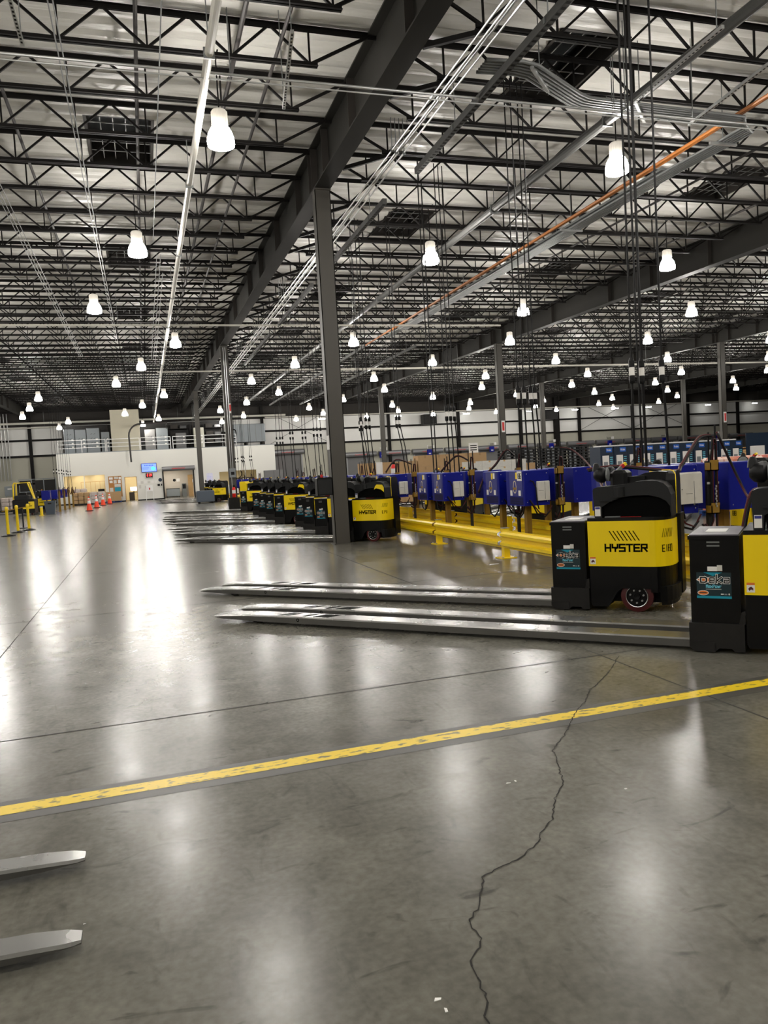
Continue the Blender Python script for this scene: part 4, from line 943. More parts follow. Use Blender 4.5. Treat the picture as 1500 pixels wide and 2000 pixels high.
truck(tloc(4.0,34.6), TR, 'pallet truck with a tall yellow load guard right of the second column', None, False, 1, True)
for j, (x, y, lab) in enumerate([(4.1,45.5,'first beyond the second column'),(4.2,48.2,'second beyond the second column'),(4.0,52.5,'beside the grey bin at the third column'),(4.0,56.0,'behind the third column'),(4.0,60.5,'farthest in the row')]):
    if j == 0 or j == 1: continue
    truck(tloc(x,y), TR, f'pallet truck {lab}, right of the aisle', None, False, 1)
# row beyond the chargers, parked the other way round
for j, (x, y, num, lab) in enumerate([(9.0,9.6,'88','standing beyond the nearest charger'),(8.95,12.2,'E178','beyond the chargers, right of the white-sheeted charger'),(8.6,14.9,'D44','beyond the chargers, under the charger with the number 186'),(8.7,19.6,'19','beyond the chargers, left of the two logo chargers'),(8.7,21.5,'E174','beyond the chargers, farther left')]):
    truck((x, y, 0), PI+TR*-1+.0, f'yellow and black pallet truck {lab}', num, False, 1, group='pallet trucks beyond the chargers')
# nearest left: two solid forks of a forklift that stands outside the view
t = thing('forklift', 'forklift outside the left edge, only two bright fork tips in view', 'forklift', (-.34, 3.0, 0))
for y0, dx in ((.315,0),(-.285,.03)):
    m = MB(); V0 = MB(); fork_body(V0, 1.6, .056, .075)
    for mi_, mt in enumerate(('fork','forkedge')):
        m.add([(-v[0]-1.6+dx, v[1]+y0, v[2]) for v in V0.v], [f[::-1] for f, q in zip(V0.f, V0.mi) if q == mi_], mt)
    m.box(-1.66+dx,-1.6+dx,y0-.048,y0+.048,.02,.6,'forkedge'); m.build('fork', t)
m = MB(); [m.box(-1.72,-1.66,-.55,.55,z,z+.1,'steel') for z in (.08,.48)]; m.build('carriage', t)
m = MB(); [m.box(-1.84,-1.72,y_-.05,y_+.05,.05,2.0,'steel') for y_ in (-.35,.35)]; m.build('mast', t)
m = MB(); m.cbox(-3.6,-1.95,-.5,.5,.15,.95,'yellow',.06); m.build('chassis', t)
m = MB(); [m.lathe((x_,y_-.08,.25), [(.1,0),(.24,.01),(.24,.15),(.1,.16)], 'black', 20, 'y') for x_ in (-2.2,-3.3) for y_ in (-.52,.52)]; m.build('wheel', t)

# ------------------------------------------------------------------ guard rails
def wbeam(m, x, y0, y1, s, z0=.17, h=.29):
    """two-ridged rail running along y; s is the side the ridges face"""
    P = [(0,0),(.0,.025),(.062,.05),(.062,.09),(.0,.12),(.0,.17),(.062,.2),(.062,.24),(0,.265),(0,.29)]
    n = len(P); vs = []
    for y in (y0, y1):
        vs += [(x+s*p[0], y, z0+p[1]*h/.29) for p in P]+[(x+s*(p[0]-.006), y, z0+p[1]*h/.29) for p in P]
    k = 2*n; fs = []
    for i in range(n-1):
        fs += [(i,i+1,k+i+1,k+i),(n+i,k+n+i,k+n+i+1,n+i+1)]
    fs += [(0,k,k+n,n),(n-1,2*n-1,k+2*n-1,k+n-1)]
    m.add(vs, fs, 'railyel')
def guard(x, ys, s, lab, z0=.17):
    t = thing('guard_rail', lab, 'guard rail', (0,0,0), 0)
    for i, y in enumerate(ys):
        m = MB(); px = x-s*.06
        m.box(px-.05,px+.05,y-.05,y+.05,.015,z0+.31,'railyel'); m.build('post', t)
        m = MB(); m.box(px-.13,px+.13,y-.13,y+.13,0,.016,'railyel'); [m.lathe((px+a,y+b2,.016), [(.014,0),(.014,.018)], 'galv', 6) for a in (-.1,.1) for b2 in (-.1,.1)]; m.build('foot_plate', t)
        m = MB(); m.box(px-.055,px+.055,y-.055,y+.055,z0+.31,z0+.322,'galv'); m.build('post_cap', t)
    for a, c_ in zip(ys, ys[1:]):
        m = MB(); wbeam(m, x, a+.05, c_-.05, s, z0); m.build('beam', t)
    return t
guard(5.43, [11.25+2.95*k for k in range(-3, 9)], -1, 'yellow double-ridged steel guard rail behind the nearest pallet trucks')
guard(5.43, [44.5+2.95*k for k in range(0, 7)], -1, 'yellow steel guard rail beyond the second column')
guard(6.84, [10.75+2.95*k for k in range(-3, 12)], 1, 'yellow guard rail on the far side, behind the charger posts')

# ------------------------------------------------------------------ battery chargers
def charger_front(m, y0, y1, x, number):
    # enamel panel facing the aisle (-x)
    w_ = y1-y0
    m.box(x-.004,x,y0+.04,y1-.04,.93,1.37,'bluelight')
def charger(xa, xb, y0, lab, wid=.66, face=-1, number=None, sheet='paper', z0=.8, h=.59):
    t = thing('battery_charger', lab, 'battery charger', ((xa+xb)/2, y0+wid/2, 0), 0, 'blue battery chargers'); hx, hy = (xb-xa)/2, wid/2
    S = lambda key, name, fnn, parent=None, label=None: shared((key, round(hx,3), face, wid, sheet), name, parent or t, fnn, False, label)
    def case(m):
        m.cbox(-hx,hx,-hy,hy,z0,z0+h,'blue',.012)
        for a in (-hx+.05,hx-.05):
            for zz in (z0+.06,z0+h-.06): m.lathe((a,-hy-.003,zz), [(0,0),(.008,0),(.008,.004)], 'galv', 6, 'y')
    cs = S('case', 'case', case)
    def face_(m):
        X = face*hx; a, b2 = sorted((X, X+face*.004)); m.box(a,b2,-hy+.06,hy-.14,z0+.16,z0+h-.02,'bluelight')
    S('face', 'front_panel', face_, label='faded violet-blue front panel')
    def grille(m):
        X = face*hx
        for q in range(7): a, b2 = sorted((X, X+face*.005)); m.box(a,b2,-hy+.06,hy-.14,z0+.025+q*.018,z0+.034+q*.018,'black')
    S('grille', 'vent_grille', grille)
    fn = (lambda a, b_, off: (face*(hx+.004+off), -a*face*-1 if face > 0 else -a, b_))
    def logo(m):
        pts = [(0+.055*math.sin(2*PI*q/20)*(1 if True else 1), z0+.3+.085*-math.cos(2*PI*q/20)+(.03 if 8<=q<=12 else 0)) for q in range(21)]
        for p, q in zip(pts, pts[1:]): seg(m, p, q, .014, fn, 'cream', .002)
        poly(m, [(-.06,z0+.27),(.06,z0+.27),(.06,z0+.31),(-.06,z0+.31)], fn, 'mustard', .003)
    S('logo', 'maker_emblem', logo, label='cream drop-shaped emblem')
    if face < 0:
        for q, (a, zz, w_, hh, mt, nm) in enumerate(((.12,z0+.46,.07,.1,'white','warning_sticker'),(.04,z0+.45,.07,.11,'railyel','yellow_sticker'),(.13,z0+.17,.08,.09,'white','data_sticker'),(-.17,z0+.17,.08,.09,'white','data_sticker'))):
            S(('stick',q), nm, lambda m: poly(m, [(a,zz),(a+w_,zz),(a+w_,zz+hh),(a,zz+hh)], fn, mt, .0025))
    if number:
        m = MB(); poly(m, [(.1,z0+.42),(.27,z0+.42),(.27,z0+.58),(.1,z0+.58)], fn, 'white', .004); o = m.build('number_card', t, label=f'white card numbered {number}')
        m = MB(); text(m, number, -.25 if 0 else .115, z0+.46, .032, .08, .015, .01, fn, 'black_ink', .006); m.build('number_lettering', o)
    def side(m):
        if sheet == 'paper': m.cbox(-.02,hx-.02,-hy-.05,-hy,z0+.08,z0+.4,'paper',.01)
        elif sheet == 'old': m.cbox(-.1,hx+.02,-hy-.07,-hy,z0+.12,z0+.5,'paper',.02)
    if sheet:
        o = S('side', 'document_pouch', side, label='white plastic document pouch')
        S('creases', 'sheet_edge', lambda m: (m.box(hx*.5,hx*.5+.006,-hy-.072 if sheet == 'old' else -hy-.052,-hy-.05,z0+.1,z0+.39,'tray'), m.box(.0,hx*.4,-hy-.072 if sheet == 'old' else -hy-.052,-hy-.05,z0+.24,z0+.246,'tray')), o)
    def cord(m):
        m.tube([(-hx+.1,-hy-.02,z0+.42),(-hx+.14,-hy-.05,z0+.4),(-hx+.18,-hy-.06,z0+.3),(-hx+.2,-hy-.05,z0+.05),(-hx+.24,-hy-.03,z0-.06)], .012, 'cable_black', 6)
        m.tube([(-hx+.08,-hy-.02,z0+.1),(-hx+.12,-hy-.04,z0+.02),(-hx+.22,-hy-.02,z0-.16),(-hx+.36,-hy,z0-.2),(-hx+.46,-hy,z0-.1)], .014, 'cable_black', 6)
        m.tube([(-hx+.1,-hy-.02,z0+.08),(-hx+.14,-hy-.05,z0),(-hx+.25,-hy-.03,z0-.12),(-hx+.4,-hy,z0-.17),(-hx+.5,-hy,z0-.02)], .011, 'cable_red', 6)
        m.tube([(-hx+.02,hy-.2,z0),(-hx+.02,hy-.25,z0-.17),(-hx+.02,hy-.4,z0-.22),(-hx+.02,hy-.55,z0-.12),(-hx+.02,hy-.6,z0)], .013, 'cable_black', 6)
    if face < 0: S('cord', 'power_cord', cord)
    S('post', 'post', lambda m: m.box(-.045,.045,-.02,.08,.014,z0,'mustard'))
    S('foot', 'foot_plate', lambda m: m.box(-.12,.12,-.12,.16,0,.014,'mustard'))
    return t
STN = [7.8,11.4,15.0,18.6,22.2,25.8,29.4,33.0]
CWORD = ['nearest','second','third','fourth','fifth','sixth','seventh','eighth']
for j, y in enumerate(STN):
    charger(5.95,6.42,y, f'blue battery charger on a post, near one of the {CWORD[j]} aisle-side pair' + (', card numbered 186' if j == 1 else ''), number=('186' if j == 1 else None), sheet='old' if j == 0 else 'paper')
    charger(5.95,6.42,y+.95, f'blue battery charger on a post, far one of the {CWORD[j]} pair on the aisle side', sheet='paper')
    charger(6.88,7.32,y, f'blue battery charger turned to the far side, near one of the {CWORD[j]} pair', face=1, sheet=None)
    charger(6.88,7.32,y+.95, f'blue battery charger turned to the far side, far one of the {CWORD[j]} pair', face=1, sheet=None)
for j, y in enumerate([46,49.6,53.2]):
    charger(5.95,6.42,y, f'small-looking blue battery charger beyond the second column, {ORD[j]} from the front')
    charger(6.88,7.32,y+.4, f'blue battery charger beyond the second column on the far side, {ORD[j]} from the front', face=1, sheet=None)
# yellow end guard of the nearest charger and the far trucks' side plates
for x, y, z0, z1, lab in ((7.4,8.0,.0,1.36,'tall yellow corner guard beside the nearest charger'),(7.4,11.75,.0,1.34,'pale yellow corner guard beside the second charger pair')):
    t = thing('corner_guard', lab, 'guard', (x,y,0)); m = MB(); m.prism([(-.05,-.05),(.05,-.05),(.05,.05),(.04,.05),(.04,-.04),(-.05,-.04)], 0.012, z1, 'railyel'); m.build('angle', t); m = MB(); m.box(-.08,.08,-.08,.08,0,.012,'railyel'); m.build('foot_plate', t)
# cable posts: dark hanger posts between the chargers with brackets, sticks and looped leads
def catenary(a, b_, sag, n=10):
    a = Vector(a); b_ = Vector(b_); return [a.lerp(b_, i/n)-Vector((0,0,sag*4*(i/n)*(1-i/n))) for i in range(n+1)]
def cable_post(x, y, lab, rng, far=False, conn=1.95):
    t = thing('cable_hanger', lab, 'cable hanger', (x,y,0), 0, 'cable hangers between the chargers'); near_ = not far
    m = MB(); m.box(-.025,.025,-.02,.03,.014,1.42,'steel'); m.build('post', t)
    m = MB(); m.box(-.1,.1,-.1,.12,0,.014,'steel'); m.build('foot_plate', t)
    for z in (.78,1.3): m = MB(); m.box(-.06,.06,-.12,-.02,z,z+.012,'mustard'); m.box(-.06,.06,-.12,-.11,z,z+.13,'mustard'); m.box(-.06,-.05,-.12,-.02,z,z+.1,'mustard'); m.box(.05,.06,-.12,-.02,z,z+.1,'mustard'); m.build('holder', t)
    for k, (dx, top) in enumerate(((-.04,1.72),(.05,1.78))):
        m = MB(); m.tube([(dx,-.06,.84),(dx+rng.uniform(-.02,.03),-.06,top+rng.uniform(-.05,.08))], .011, 'black', 6); m.build('spring_stick', t)
    if near_:
        m = MB()
        for q in range(9): m.box(-.012 if q%2 else -.004,.004 if q%2 else .012,-.135,-.125,.86+q*.03,.885+q*.03,'galv')
        m.build('chain', t)
        for dx in (-.055,.075): m = MB(); m.tube([(dx,-.07,.9),(dx,-.07,1.14)], .016, 'black', 8); m.tube([(dx,-.07,1.14),(dx,-.07,1.165)], .019, 'galv', 8); m.build('spring_tube', t)
    # looped leads: red and black pairs up over the stick and down again
    for k in range(2 if near_ else 1):
        o1 = rng.uniform(-.05,.05); zt2 = 1.62+rng.uniform(-.05,.08); r_ = .012
        for c_, mt in enumerate(('cable_black','cable_red')):
            d = .018*c_
            pts = [(.62*q_[0],q_[1],q_[2]) for q_ in [(-.2+o1+d,-.05,.66),(-.13+d,-.08,.58),(-.06+d,-.1,.7),(-.05+d,-.1,1.1),(-.05+d+o1*.5,-.1,1.45),(-.01+d,-.1,zt2),(.05+d,-.1,zt2-.02),(.06+d,-.1,1.4),(.05+d,-.1,1.0),(.03+d,-.1,.62),(-.08+d,-.08,.5),(-.2+d,-.06,.56)]]
            P2 = []
            for i in range(len(pts)-1):
                for s_ in range(3): P2.append(Vector(pts[i]).lerp(Vector(pts[i+1]), s_/3))
            P2.append(Vector(pts[-1])); m = MB(); m.tube(P2, r_, mt, 6); m.build('looped_lead', t, smooth=True, label=('black' if c_ == 0 else 'dark red')+' charging lead')
    return t
rng = random.Random(5)
HX = 6.62
for j, y in enumerate(STN):
    cable_post(HX-.05, y+.0, f'mustard post hung with black and red charging leads, between the {CWORD[j]} charger pair', rng, j > 3)
    cable_post(HX+.0, y+1.55, f'mustard post hung with black and red charging leads, behind the {CWORD[j]} charger pair', rng, j > 2)
# long leads lying over to the trucks
def lead(name, pts, lab, r=.013, mts=('cable_black','cable_red')):
    t = thing(name, lab, 'cable', pts[0])
    o = Vector(pts[0])
    for c_, mt in enumerate(mts):
        P2 = []; pv = [Vector(p)-o+Vector((0,.02*c_,.016*c_)) for p in pts]
        for i in range(len(pv)-1):
            p0 = pv[max(i-1,0)]; p1 = pv[i]; p2 = pv[i+1]; p3 = pv[min(i+2,len(pv)-1)]
            for s_ in range(5):
                u = s_/5; P2.append(.5*((2*p1)+(p2-p0)*u+(2*p0-5*p1+4*p2-p3)*u*u+(3*p1-p0-3*p2+p3)*u**3))
        P2.append(pv[-1]); m = MB(); m.tube(P2, r, mt, 7); m.build('lead', t, smooth=True)
lead('charging_cable', [(6.55,7.7,1.72),(6.35,7.65,1.7),(6.05,7.45,1.55),(5.75,7.25,1.38),(5.45,7.0,1.34),(4.95,7.25,1.42),(4.62,7.35,1.4)], 'pair of charging cables sagging from the nearest hanger to the truck numbered E180')
lead('charging_cable', [(6.6,7.65,1.75),(6.75,7.5,1.2),(6.55,7.1,.95),(5.9,6.3,1.0),(5.0,5.3,1.18),(4.75,5.15,1.12),(4.6,5.1,.7),(4.55,5.0,.62)], 'pair of charging cables hanging down behind the nearest truck')
lead('charging_cable', [(6.6,11.3,1.72),(6.72,11.1,1.66),(6.5,10.3,1.42),(5.9,9.1,1.2),(5.3,8.1,1.1),(4.85,7.45,1.14),(4.62,7.1,1.2)], 'pair of charging cables running from the second hanger to the truck numbered E180')
lead('charging_cable', [(6.55,12.9,1.66),(6.4,12.9,1.75),(6.2,12.95,1.5),(6.0,13.0,1.3),(5.85,13.0,1.0)], 'looped charging cable above the far charger of the second pair')
lead('charging_cable', [(6.55,15.0,1.62),(6.4,15.3,1.72),(6.15,15.6,1.4)], 'looped charging cable above the third charger pair')
lead('charging_cable', [(6.55,18.6,1.62),(6.1,18.5,1.75),(5.75,18.3,1.45)], 'looped charging cable above the fourth charger pair')

# cables that drop from the roof to the hangers, with black and white connectors
def drop(x, y, xs_, lab, conn=None, lean=.12, r=.013, ztop=None):
    t = thing('drop_cables', lab, 'cables', (x,y,1.5), 0, 'cables dropping from the roof to the chargers')
    for k, (dx, dy) in enumerate(xs_):
        m = MB(); z1 = (ztop or zb(y)+.4)-1.5
        if conn:
            m.tube([(dx,dy,z1),(dx,dy,conn-1.5)], r*.8, 'cable_black', 6); m.tube([(dx,dy,conn-1.5),(dx*1.1+lean*.15,dy,.6),(dx*1.15+lean*.3,dy,-.112)], r, 'cable_black', 6)
        else: m.tube([(dx,dy,z1),(dx+.0,dy,1.5),(dx*.9+lean*.2,dy,-.112)], r, 'cable_black', 6)
        m.build('cable', t)
        if conn:
            m = MB(); m.lathe((dx,dy,conn-1.5-.12), [(.03,0),(.036,.03),(.036,.09),(.03,.1)], 'black', 10); m.lathe((dx,dy,conn-1.5-.02), [(.034,0),(.034,.1)], 'white', 10); m.lathe((dx,dy,conn-1.5+.08), [(.036,0),(.036,.08),(.02,.12)], 'black', 10); m.build('connector', t, label='black and white connector')
drop(6.1, 8.25, [(-.24,0),(-.06,.05),(.2,0)], 'three black drop cables with large connectors, nearest group', 2.55, .1, .016)
drop(6.2, 8.6, [(.0,0),(.07,0)], 'pair of thin black drop cables just behind the nearest group', None)
drop(6.15, 11.6, [(-.13,0),(-.02,0),(.16,.1),(.24,.1)], 'black drop cables with connectors above the second charger pair', 2.6, .08)
drop(6.25, 15.2, [(-.06,0),(.03,0),(.16,.1)], 'black drop cables with connectors above the third charger pair', 2.6, .1)
drop(6.2, 16.2, [(0,0),(.08,0)], 'pair of thin black drop cables behind the third group', None)
drop(5.6, 18.9, [(-.25,0),(-.12,0),(0,.1),(.7,0),(.78,0)], 'black drop cables with connectors above the fourth charger pair', 2.7, .25)
drop(5.8, 22.6, [(-.2,0),(-.1,0),(.0,.1),(.55,0),(.63,0)], 'black drop cables with connectors above the fifth charger pair', 2.85, .25)
drop(5.8, 26.0, [(-.15,0),(-.03,0),(.12,.1)], 'black drop cables with connectors above the sixth charger pair', 2.9, .2)
drop(5.7, 29.6, [(-.2,0),(-.1,0),(.3,.1),(.4,0)], 'black drop cables with connectors above the seventh charger pair', 3.0, .2)
drop(5.7, 33.4, [(-.1,0),(.05,0),(.16,0)], 'black drop cables just beyond the seventh charger pair', 3.0, .2)
drop(5.9, 46.4, [(-.3,0),(-.2,0),(.2,0),(.3,0)], 'black drop cables in front of the white office wall, nearer group', 2.6, .1)
drop(5.9, 50.0, [(-.25,0),(-.1,0),(.2,0),(.3,0)], 'black drop cables in front of the white office wall, farther group', 2.6, .1)
for j, y in enumerate([46,49.6,53.2]): cable_post(6.6, y+.5, f'mustard cable post among the chargers beyond the second column, {ORD[j]} from the front', rng, True)

# ------------------------------------------------------------------ goods behind the chargers
def pallet(m, x0, x1, y0, y1, z, mt):
    for k in range(6): xx = x0+(x1-x0-.12)*k/5; m.box(xx,xx+.12,y0,y1,z+.11,z+.13,mt)
    for yy in (y0,(y0+y1)/2-.05,y1-.1): m.box(x0,x1,yy,yy+.1,z+.09,z+.11,mt); [m.box(xx,xx+.1,yy,yy+.1,z+.015,z+.09,mt) for xx in (x0,(x0+x1)/2-.05,x1-.1)]; m.box(x0,x1,yy,yy+.1,z,z+.015,mt)
# navy appliance cartons
PX0, PYY = 11.05, 17.0
for k in range(2):
    t = thing('pallet', f'pallet under the navy appliance cartons, {"left" if k == 0 else "right"} one', 'pallet', (0,0,0)); m = MB(); pallet(m, PX0+2.25*k, PX0+2.2+2.25*k, PYY, PYY+.6, 0, 'palletblue'); m.build('boards', t)
cproto = None; ci = 0
for tier in range(2):
    for k in range(11):
        x = PX0+.02+.405*k; z = .132+.83*tier
        lab = f'navy appliance carton, {nth(k)} from the left in the {"upper" if tier else "lower"} row'
        if cproto is None:
            cproto = thing('appliance_carton', lab, 'carton', (x, PYY, z), 0, 'navy appliance cartons')
            m = MB(); m.box(0,.395,.02,.5,0,.825,'navybox'); m.build('box', cproto)
            m = MB(); m.box(0.0,.395,.016,.02,0,.2,'navylight'); m.build('lower_print', cproto)
            m = MB(); m.box(.06,.25,.012,.02,.26,.6,'white'); m.box(.09,.21,.009,.012,.3,.44,'greypaint'); m.build('appliance_picture', cproto)
            m = MB(); m.box(.17,.34,.012,.02,.68,.79,'bluetag'); text(m, 'Midea', .19, .715, .018, .045, .008, .006, lambda a,b_,o: (a,.012-o,b_), 'white'); m.build('maker_tag', cproto)
            m = MB(); [m.box(.28,.36,.014,.02,.34+.05*q,.36+.05*q,'ltblue') for q in range(5)]; m.build('text_lines', cproto)
        else:
            o = dup(cproto, (x+(.008 if ci%3 else 0), PYY+(.02 if ci%2 else 0)+.0, z), 0, lab)
        ci += 1
m = MB(); m.box(PX0+.1,PX0+4.3,PYY+.1,PYY+.45,1.79,1.82,'white'); tag(m.build('cover_sheet'), 'crumpled white sheets lying along the tops of the navy cartons', 'sheet')
# wrapped pallet corner of cartons at right of them
def crate_stack(name, lab, cat, x, y, nx_, ny_, nz, bw, bd, bh, mt, z0=.132, pal='palletblue', tape='cardtape', jit=.01, grp=None):
    q = thing('pallet', f'pallet under the {lab}', 'pallet', (x,y,0)); m = MB(); pallet(m, 0, nx_*bw, 0, ny_*bd, 0, pal); m.build('boards', q)
    pr = None; n = 0
    for i in range(nx_):
        for k in range(nz):
            for d in range(ny_):
                if d > 0 and k < nz-1: continue
                lb = f'{lab}, {ORD[i]} from left, {ORD[nz-1-k]} from top'+(', at the back' if d else '')
                loc = (x+i*bw+.004, y+d*bd+.004, z0+k*bh)
                if pr is None:
                    pr = thing(name, lb, cat, loc, 0, grp or lab)
                    m = MB(); m.box(0,bw-.008,0,bd-.008,0,bh-.003,mt); m.build('box', pr)
                    m = MB(); m.box(bw*.44,bw*.56,-.002,bd-.006,bh-.003,bh-.001,tape); m.box(bw*.44,bw*.56,-.002,0,bh*.75,bh-.003,tape); m.build('tape', pr)
                else: dup(pr, loc, 0, lb)
crate_stack('cardboard_box', 'brown cardboard box in the low stack', 'box', 8.4, 30, 4, 1, 4, .6, .6, .42, 'cardboard', pal='palletblack')
crate_stack('cardboard_box', 'brown cardboard box in the tall middle stack', 'box', 10.85, 30, 5, 1, 4, .62, .6, .47, 'cardboard', pal='palletblack')
crate_stack('cardboard_box', 'brown cardboard box in the right-hand stack', 'box', 14.3, 31, 4, 1, 3, .62, .6, .44, 'cardboard', pal='palletblack')
crate_stack('produce_crate', 'white produce crate beyond the second chargers', 'crate', 11.3, 26, 4, 1, 6, .6, .5, .25, 'paper', pal='palletblue', tape='wood')
simple('paper_sign', 'white notice sheet standing on the cardboard boxes', 'notice', [('sheet', lambda m: m.box(0,.42,0,.02,0,.42,'white')), ('print', lambda m: [m.box(.06,.36,-.003,0,.1+.09*q,.14+.09*q,'skirt') for q in range(3)])], (13.2,30.1,2.014))
# black plastic pallets stacked
pp = None
for s in range(5):
    for k in range(15):
        x, y = 15.9+1.15*(s%4)+(.0 if s < 4 else 1.15*4), 32.0+(s//4)*.3; z = .14*k
        if s == 4 and k > 10: continue
        lab = f'black plastic pallet, {nth(k)} from the floor in the {ORD[s]} stack from the left'
        if pp is None:
            m = MB(); pallet(m, 0, 1.05, 0, 1.0, 0, 'palletblack'); [m.box(xx,xx+.1,-.004,0,.03,.075,'greypaint') for xx in (.02,.92)]; pp = m.build('plastic_pallet', loc=(x,y,z)); tag(pp, lab, 'pallet', 'stacked black plastic pallets')
        else: o = pp.copy(); C.objects.link(o); o.location = (x+rng.uniform(-.02,.02),y,z); o['label'] = lab
# netted fruit on a pallet behind the nearest truck, and timber on top of a rack beyond
t = thing('fruit_pallet', 'shrink-wrapped pallet of netted oranges at the right edge', 'pallet load', (12.6,14.2,0))
m = MB(); pallet(m, 0,2.2,0,1.1,0,'palletblue'); m.build('pallet_base', t)
for k in range(5):
    m = MB(); 
    for i in range(5): m.cbox(.02+.435*i,.44+.435*i,.02,1.05,.135+.25*k,.375+.25*k,'fruit',.05)
    m.build('bag_layer', t)
m = MB(); m.box(.55,.75,-.012,-.002,.85,1.0,'railyel'); m.build('yellow_label', t)
t = thing('broken_pallet_wood', 'heap of loose wooden boards far behind the fruit pallet', 'wood', (20.5,22.5,0))
for k in range(14):
    m = MB(); a = rng.uniform(0,3); m.bar((rng.uniform(-.8,1.2)-.7*math.cos(a),rng.uniform(-.2,.2)-.3*math.sin(a),.06+.125*k),(rng.uniform(-.8,1.2)+.7*math.cos(a),rng.uniform(-.2,.2)+.3*math.sin(a),.08+.125*k),.14,.03,'wood'); m.build('board', t)
for z in (.0,.5,1.0,1.5): m = MB(); m.box(-1.2,1.6,-.5,.5,z,z+.05,'wood'); [m.box(xx,xx+.1,-.5,.5,z+.05,z+.5,'wood') for xx in (-1.2,.15,1.5)]; m.build('crate_frame', t) if z < 1.4 else None
crate_stack('white_box', 'white produce box on the far right pallet', 'box', 24.0, 24, 4, 1, 5, .6, .5, .36, 'paper', pal='palletblue')
crate_stack('white_box', 'white produce box just right of the navy cartons', 'box', 19.3, 19.2, 2, 1, 4, .55, .5, .35, 'paper', pal='palletblue')
simple('clear_cover', 'tall glassy display panel right of the navy cartons', 'panel', [('sheet', lambda m: m.box(0,.75,0,.02,.1,1.95,'navybox')), ('white_card', lambda m: m.box(.12,.6,-.01,0,1.05,1.6,'white'))], (15.6,17.0,0))
# fire extinguishers and stretch film behind the chargers
def extinguisher(x, y, z, lab, post=False):
    t = thing('fire_extinguisher', lab, 'fire extinguisher', (x,y,z))
    m = MB(); m.lathe((0,0,0), [(.07,0),(.08,.02),(.08,.4),(.05,.46),(.02,.48)], 'chairred', 14); m.build('cylinder', t, smooth='auto')
    m = MB(); m.lathe((0,0,0), [(.082,.18),(.082,.34)], 'white', 14); m.build('label', t)
    m = MB(); m.box(-.03,.06,-.02,.02,.48,.56,'black'); m.tube([(.04,0,.52),(.12,0,.48),(.11,0,.2)], .012, 'black', 6); m.build('valve', t)
    if post: m = MB(); m.box(-.1,.1,-.1,.1,-.06,0,'steel'); m.box(-.04,.04,-.04,.04,-z,-.06,'steel'); m.build('stand', t)
extinguisher(8.0, 24.6, 1.2, 'red fire extinguisher on a stand beyond the fourth charger pair', True)
extinguisher(3.95, 36.47, .62, 'red fire extinguisher hung on the second column')
t = thing('charge_monitor', 'grey wall phone box mounted on the front of the second column', 'control box', (3.95, 36.5, 1.55)); m = MB(); m.cbox(-.14,.14,-.06,.06,0,.42,'greypaint',.01); m.build('case', t); m = MB(); m.box(-.08,.08,-.065,-.06,.12,.26,'black'); m.build('screen', t)
simple('column_guard', 'dark steel guard wrapped round the foot of the second column', 'guard', [('plate', lambda m: (m.box(-.26,.26,-.2,-.19,0,.6,'skirt'), m.box(-.26,-.25,-.2,.2,0,.6,'skirt'), m.box(.25,.26,-.2,.2,0,.6,'skirt')))], (3.95,36.7,0))
m = MB(); [m.tube([(3.95-.06+.09*k,36.47,1.0+.6*k),(3.95-.06+.09*k,36.47,zb(36.5)-.1)], .018, 'galv', 6) for k in range(2)]
tag(m.build('column_conduit'), 'bright conduits running up the front of the second column', 'conduit')
simple('pick_label', 'small red and white sign plate on the second column', 'sign', [('plate', lambda m: m.box(-.04,.04,-.01,0,0,.45,'white')), ('red_band', lambda m: m.box(-.04,.04,-.013,-.01,.1,.4,'shutred'))], (4.04,36.56,4.55))
simple('stretch_film', 'white roll of stretch film standing on a trolley beyond the chargers', 'roll', [('roll', lambda m: m.lathe((0,0,1.1), [(.11,0),(.11,.68)], 'white', 16)), ('trolley', lambda m: (m.box(-.3,.3,-.3,.3,.12,.18,'greypaint'), m.box(-.04,.04,-.04,.04,.18,1.1,'greypaint'), [m.lathe((a,b2,0),[(.05,0),(.05,.12)],'black',10) for a in (-.22,.22) for b2 in (-.22,.22)]))], (7.6,24.9,0))
t = thing('speaker_box', 'black box fixed to the left of the near column above the trucks', 'speaker', (3.66, 15.95, 1.06)); m = MB(); m.cbox(-.21,.12,-.12,.14,0,.38,'black',.02); m.build('case', t); m = MB(); m.box(-.19,.1,-.123,-.12,.03,.33,'cowl'); m.build('grille', t); m = MB(); m.lathe((-.08,0,.38), [(.03,0),(.03,.05),(.0,.07)], 'red', 10); m.build('beacon', t)
m = MB(); m.box(3.77,3.785,15.9,16.1,2.02,2.32,'white'); tag(m.build('column_notice'), 'white notice on the left face of the near column', 'notice')
for j, (x, y) in enumerate([(18.02,36.5),(32.09,36.5)]):
    simple('column_sign', f'small red and white sign on the {"second" if j == 0 else "third"} girder line column', 'sign', [('plate', lambda m: m.box(-.09,.09,-.03,0,0,.6,'white')), ('red_band', lambda m: m.box(-.06,.06,-.034,-.03,.08,.52,'shutred'))], (x,y+.05,3.1))

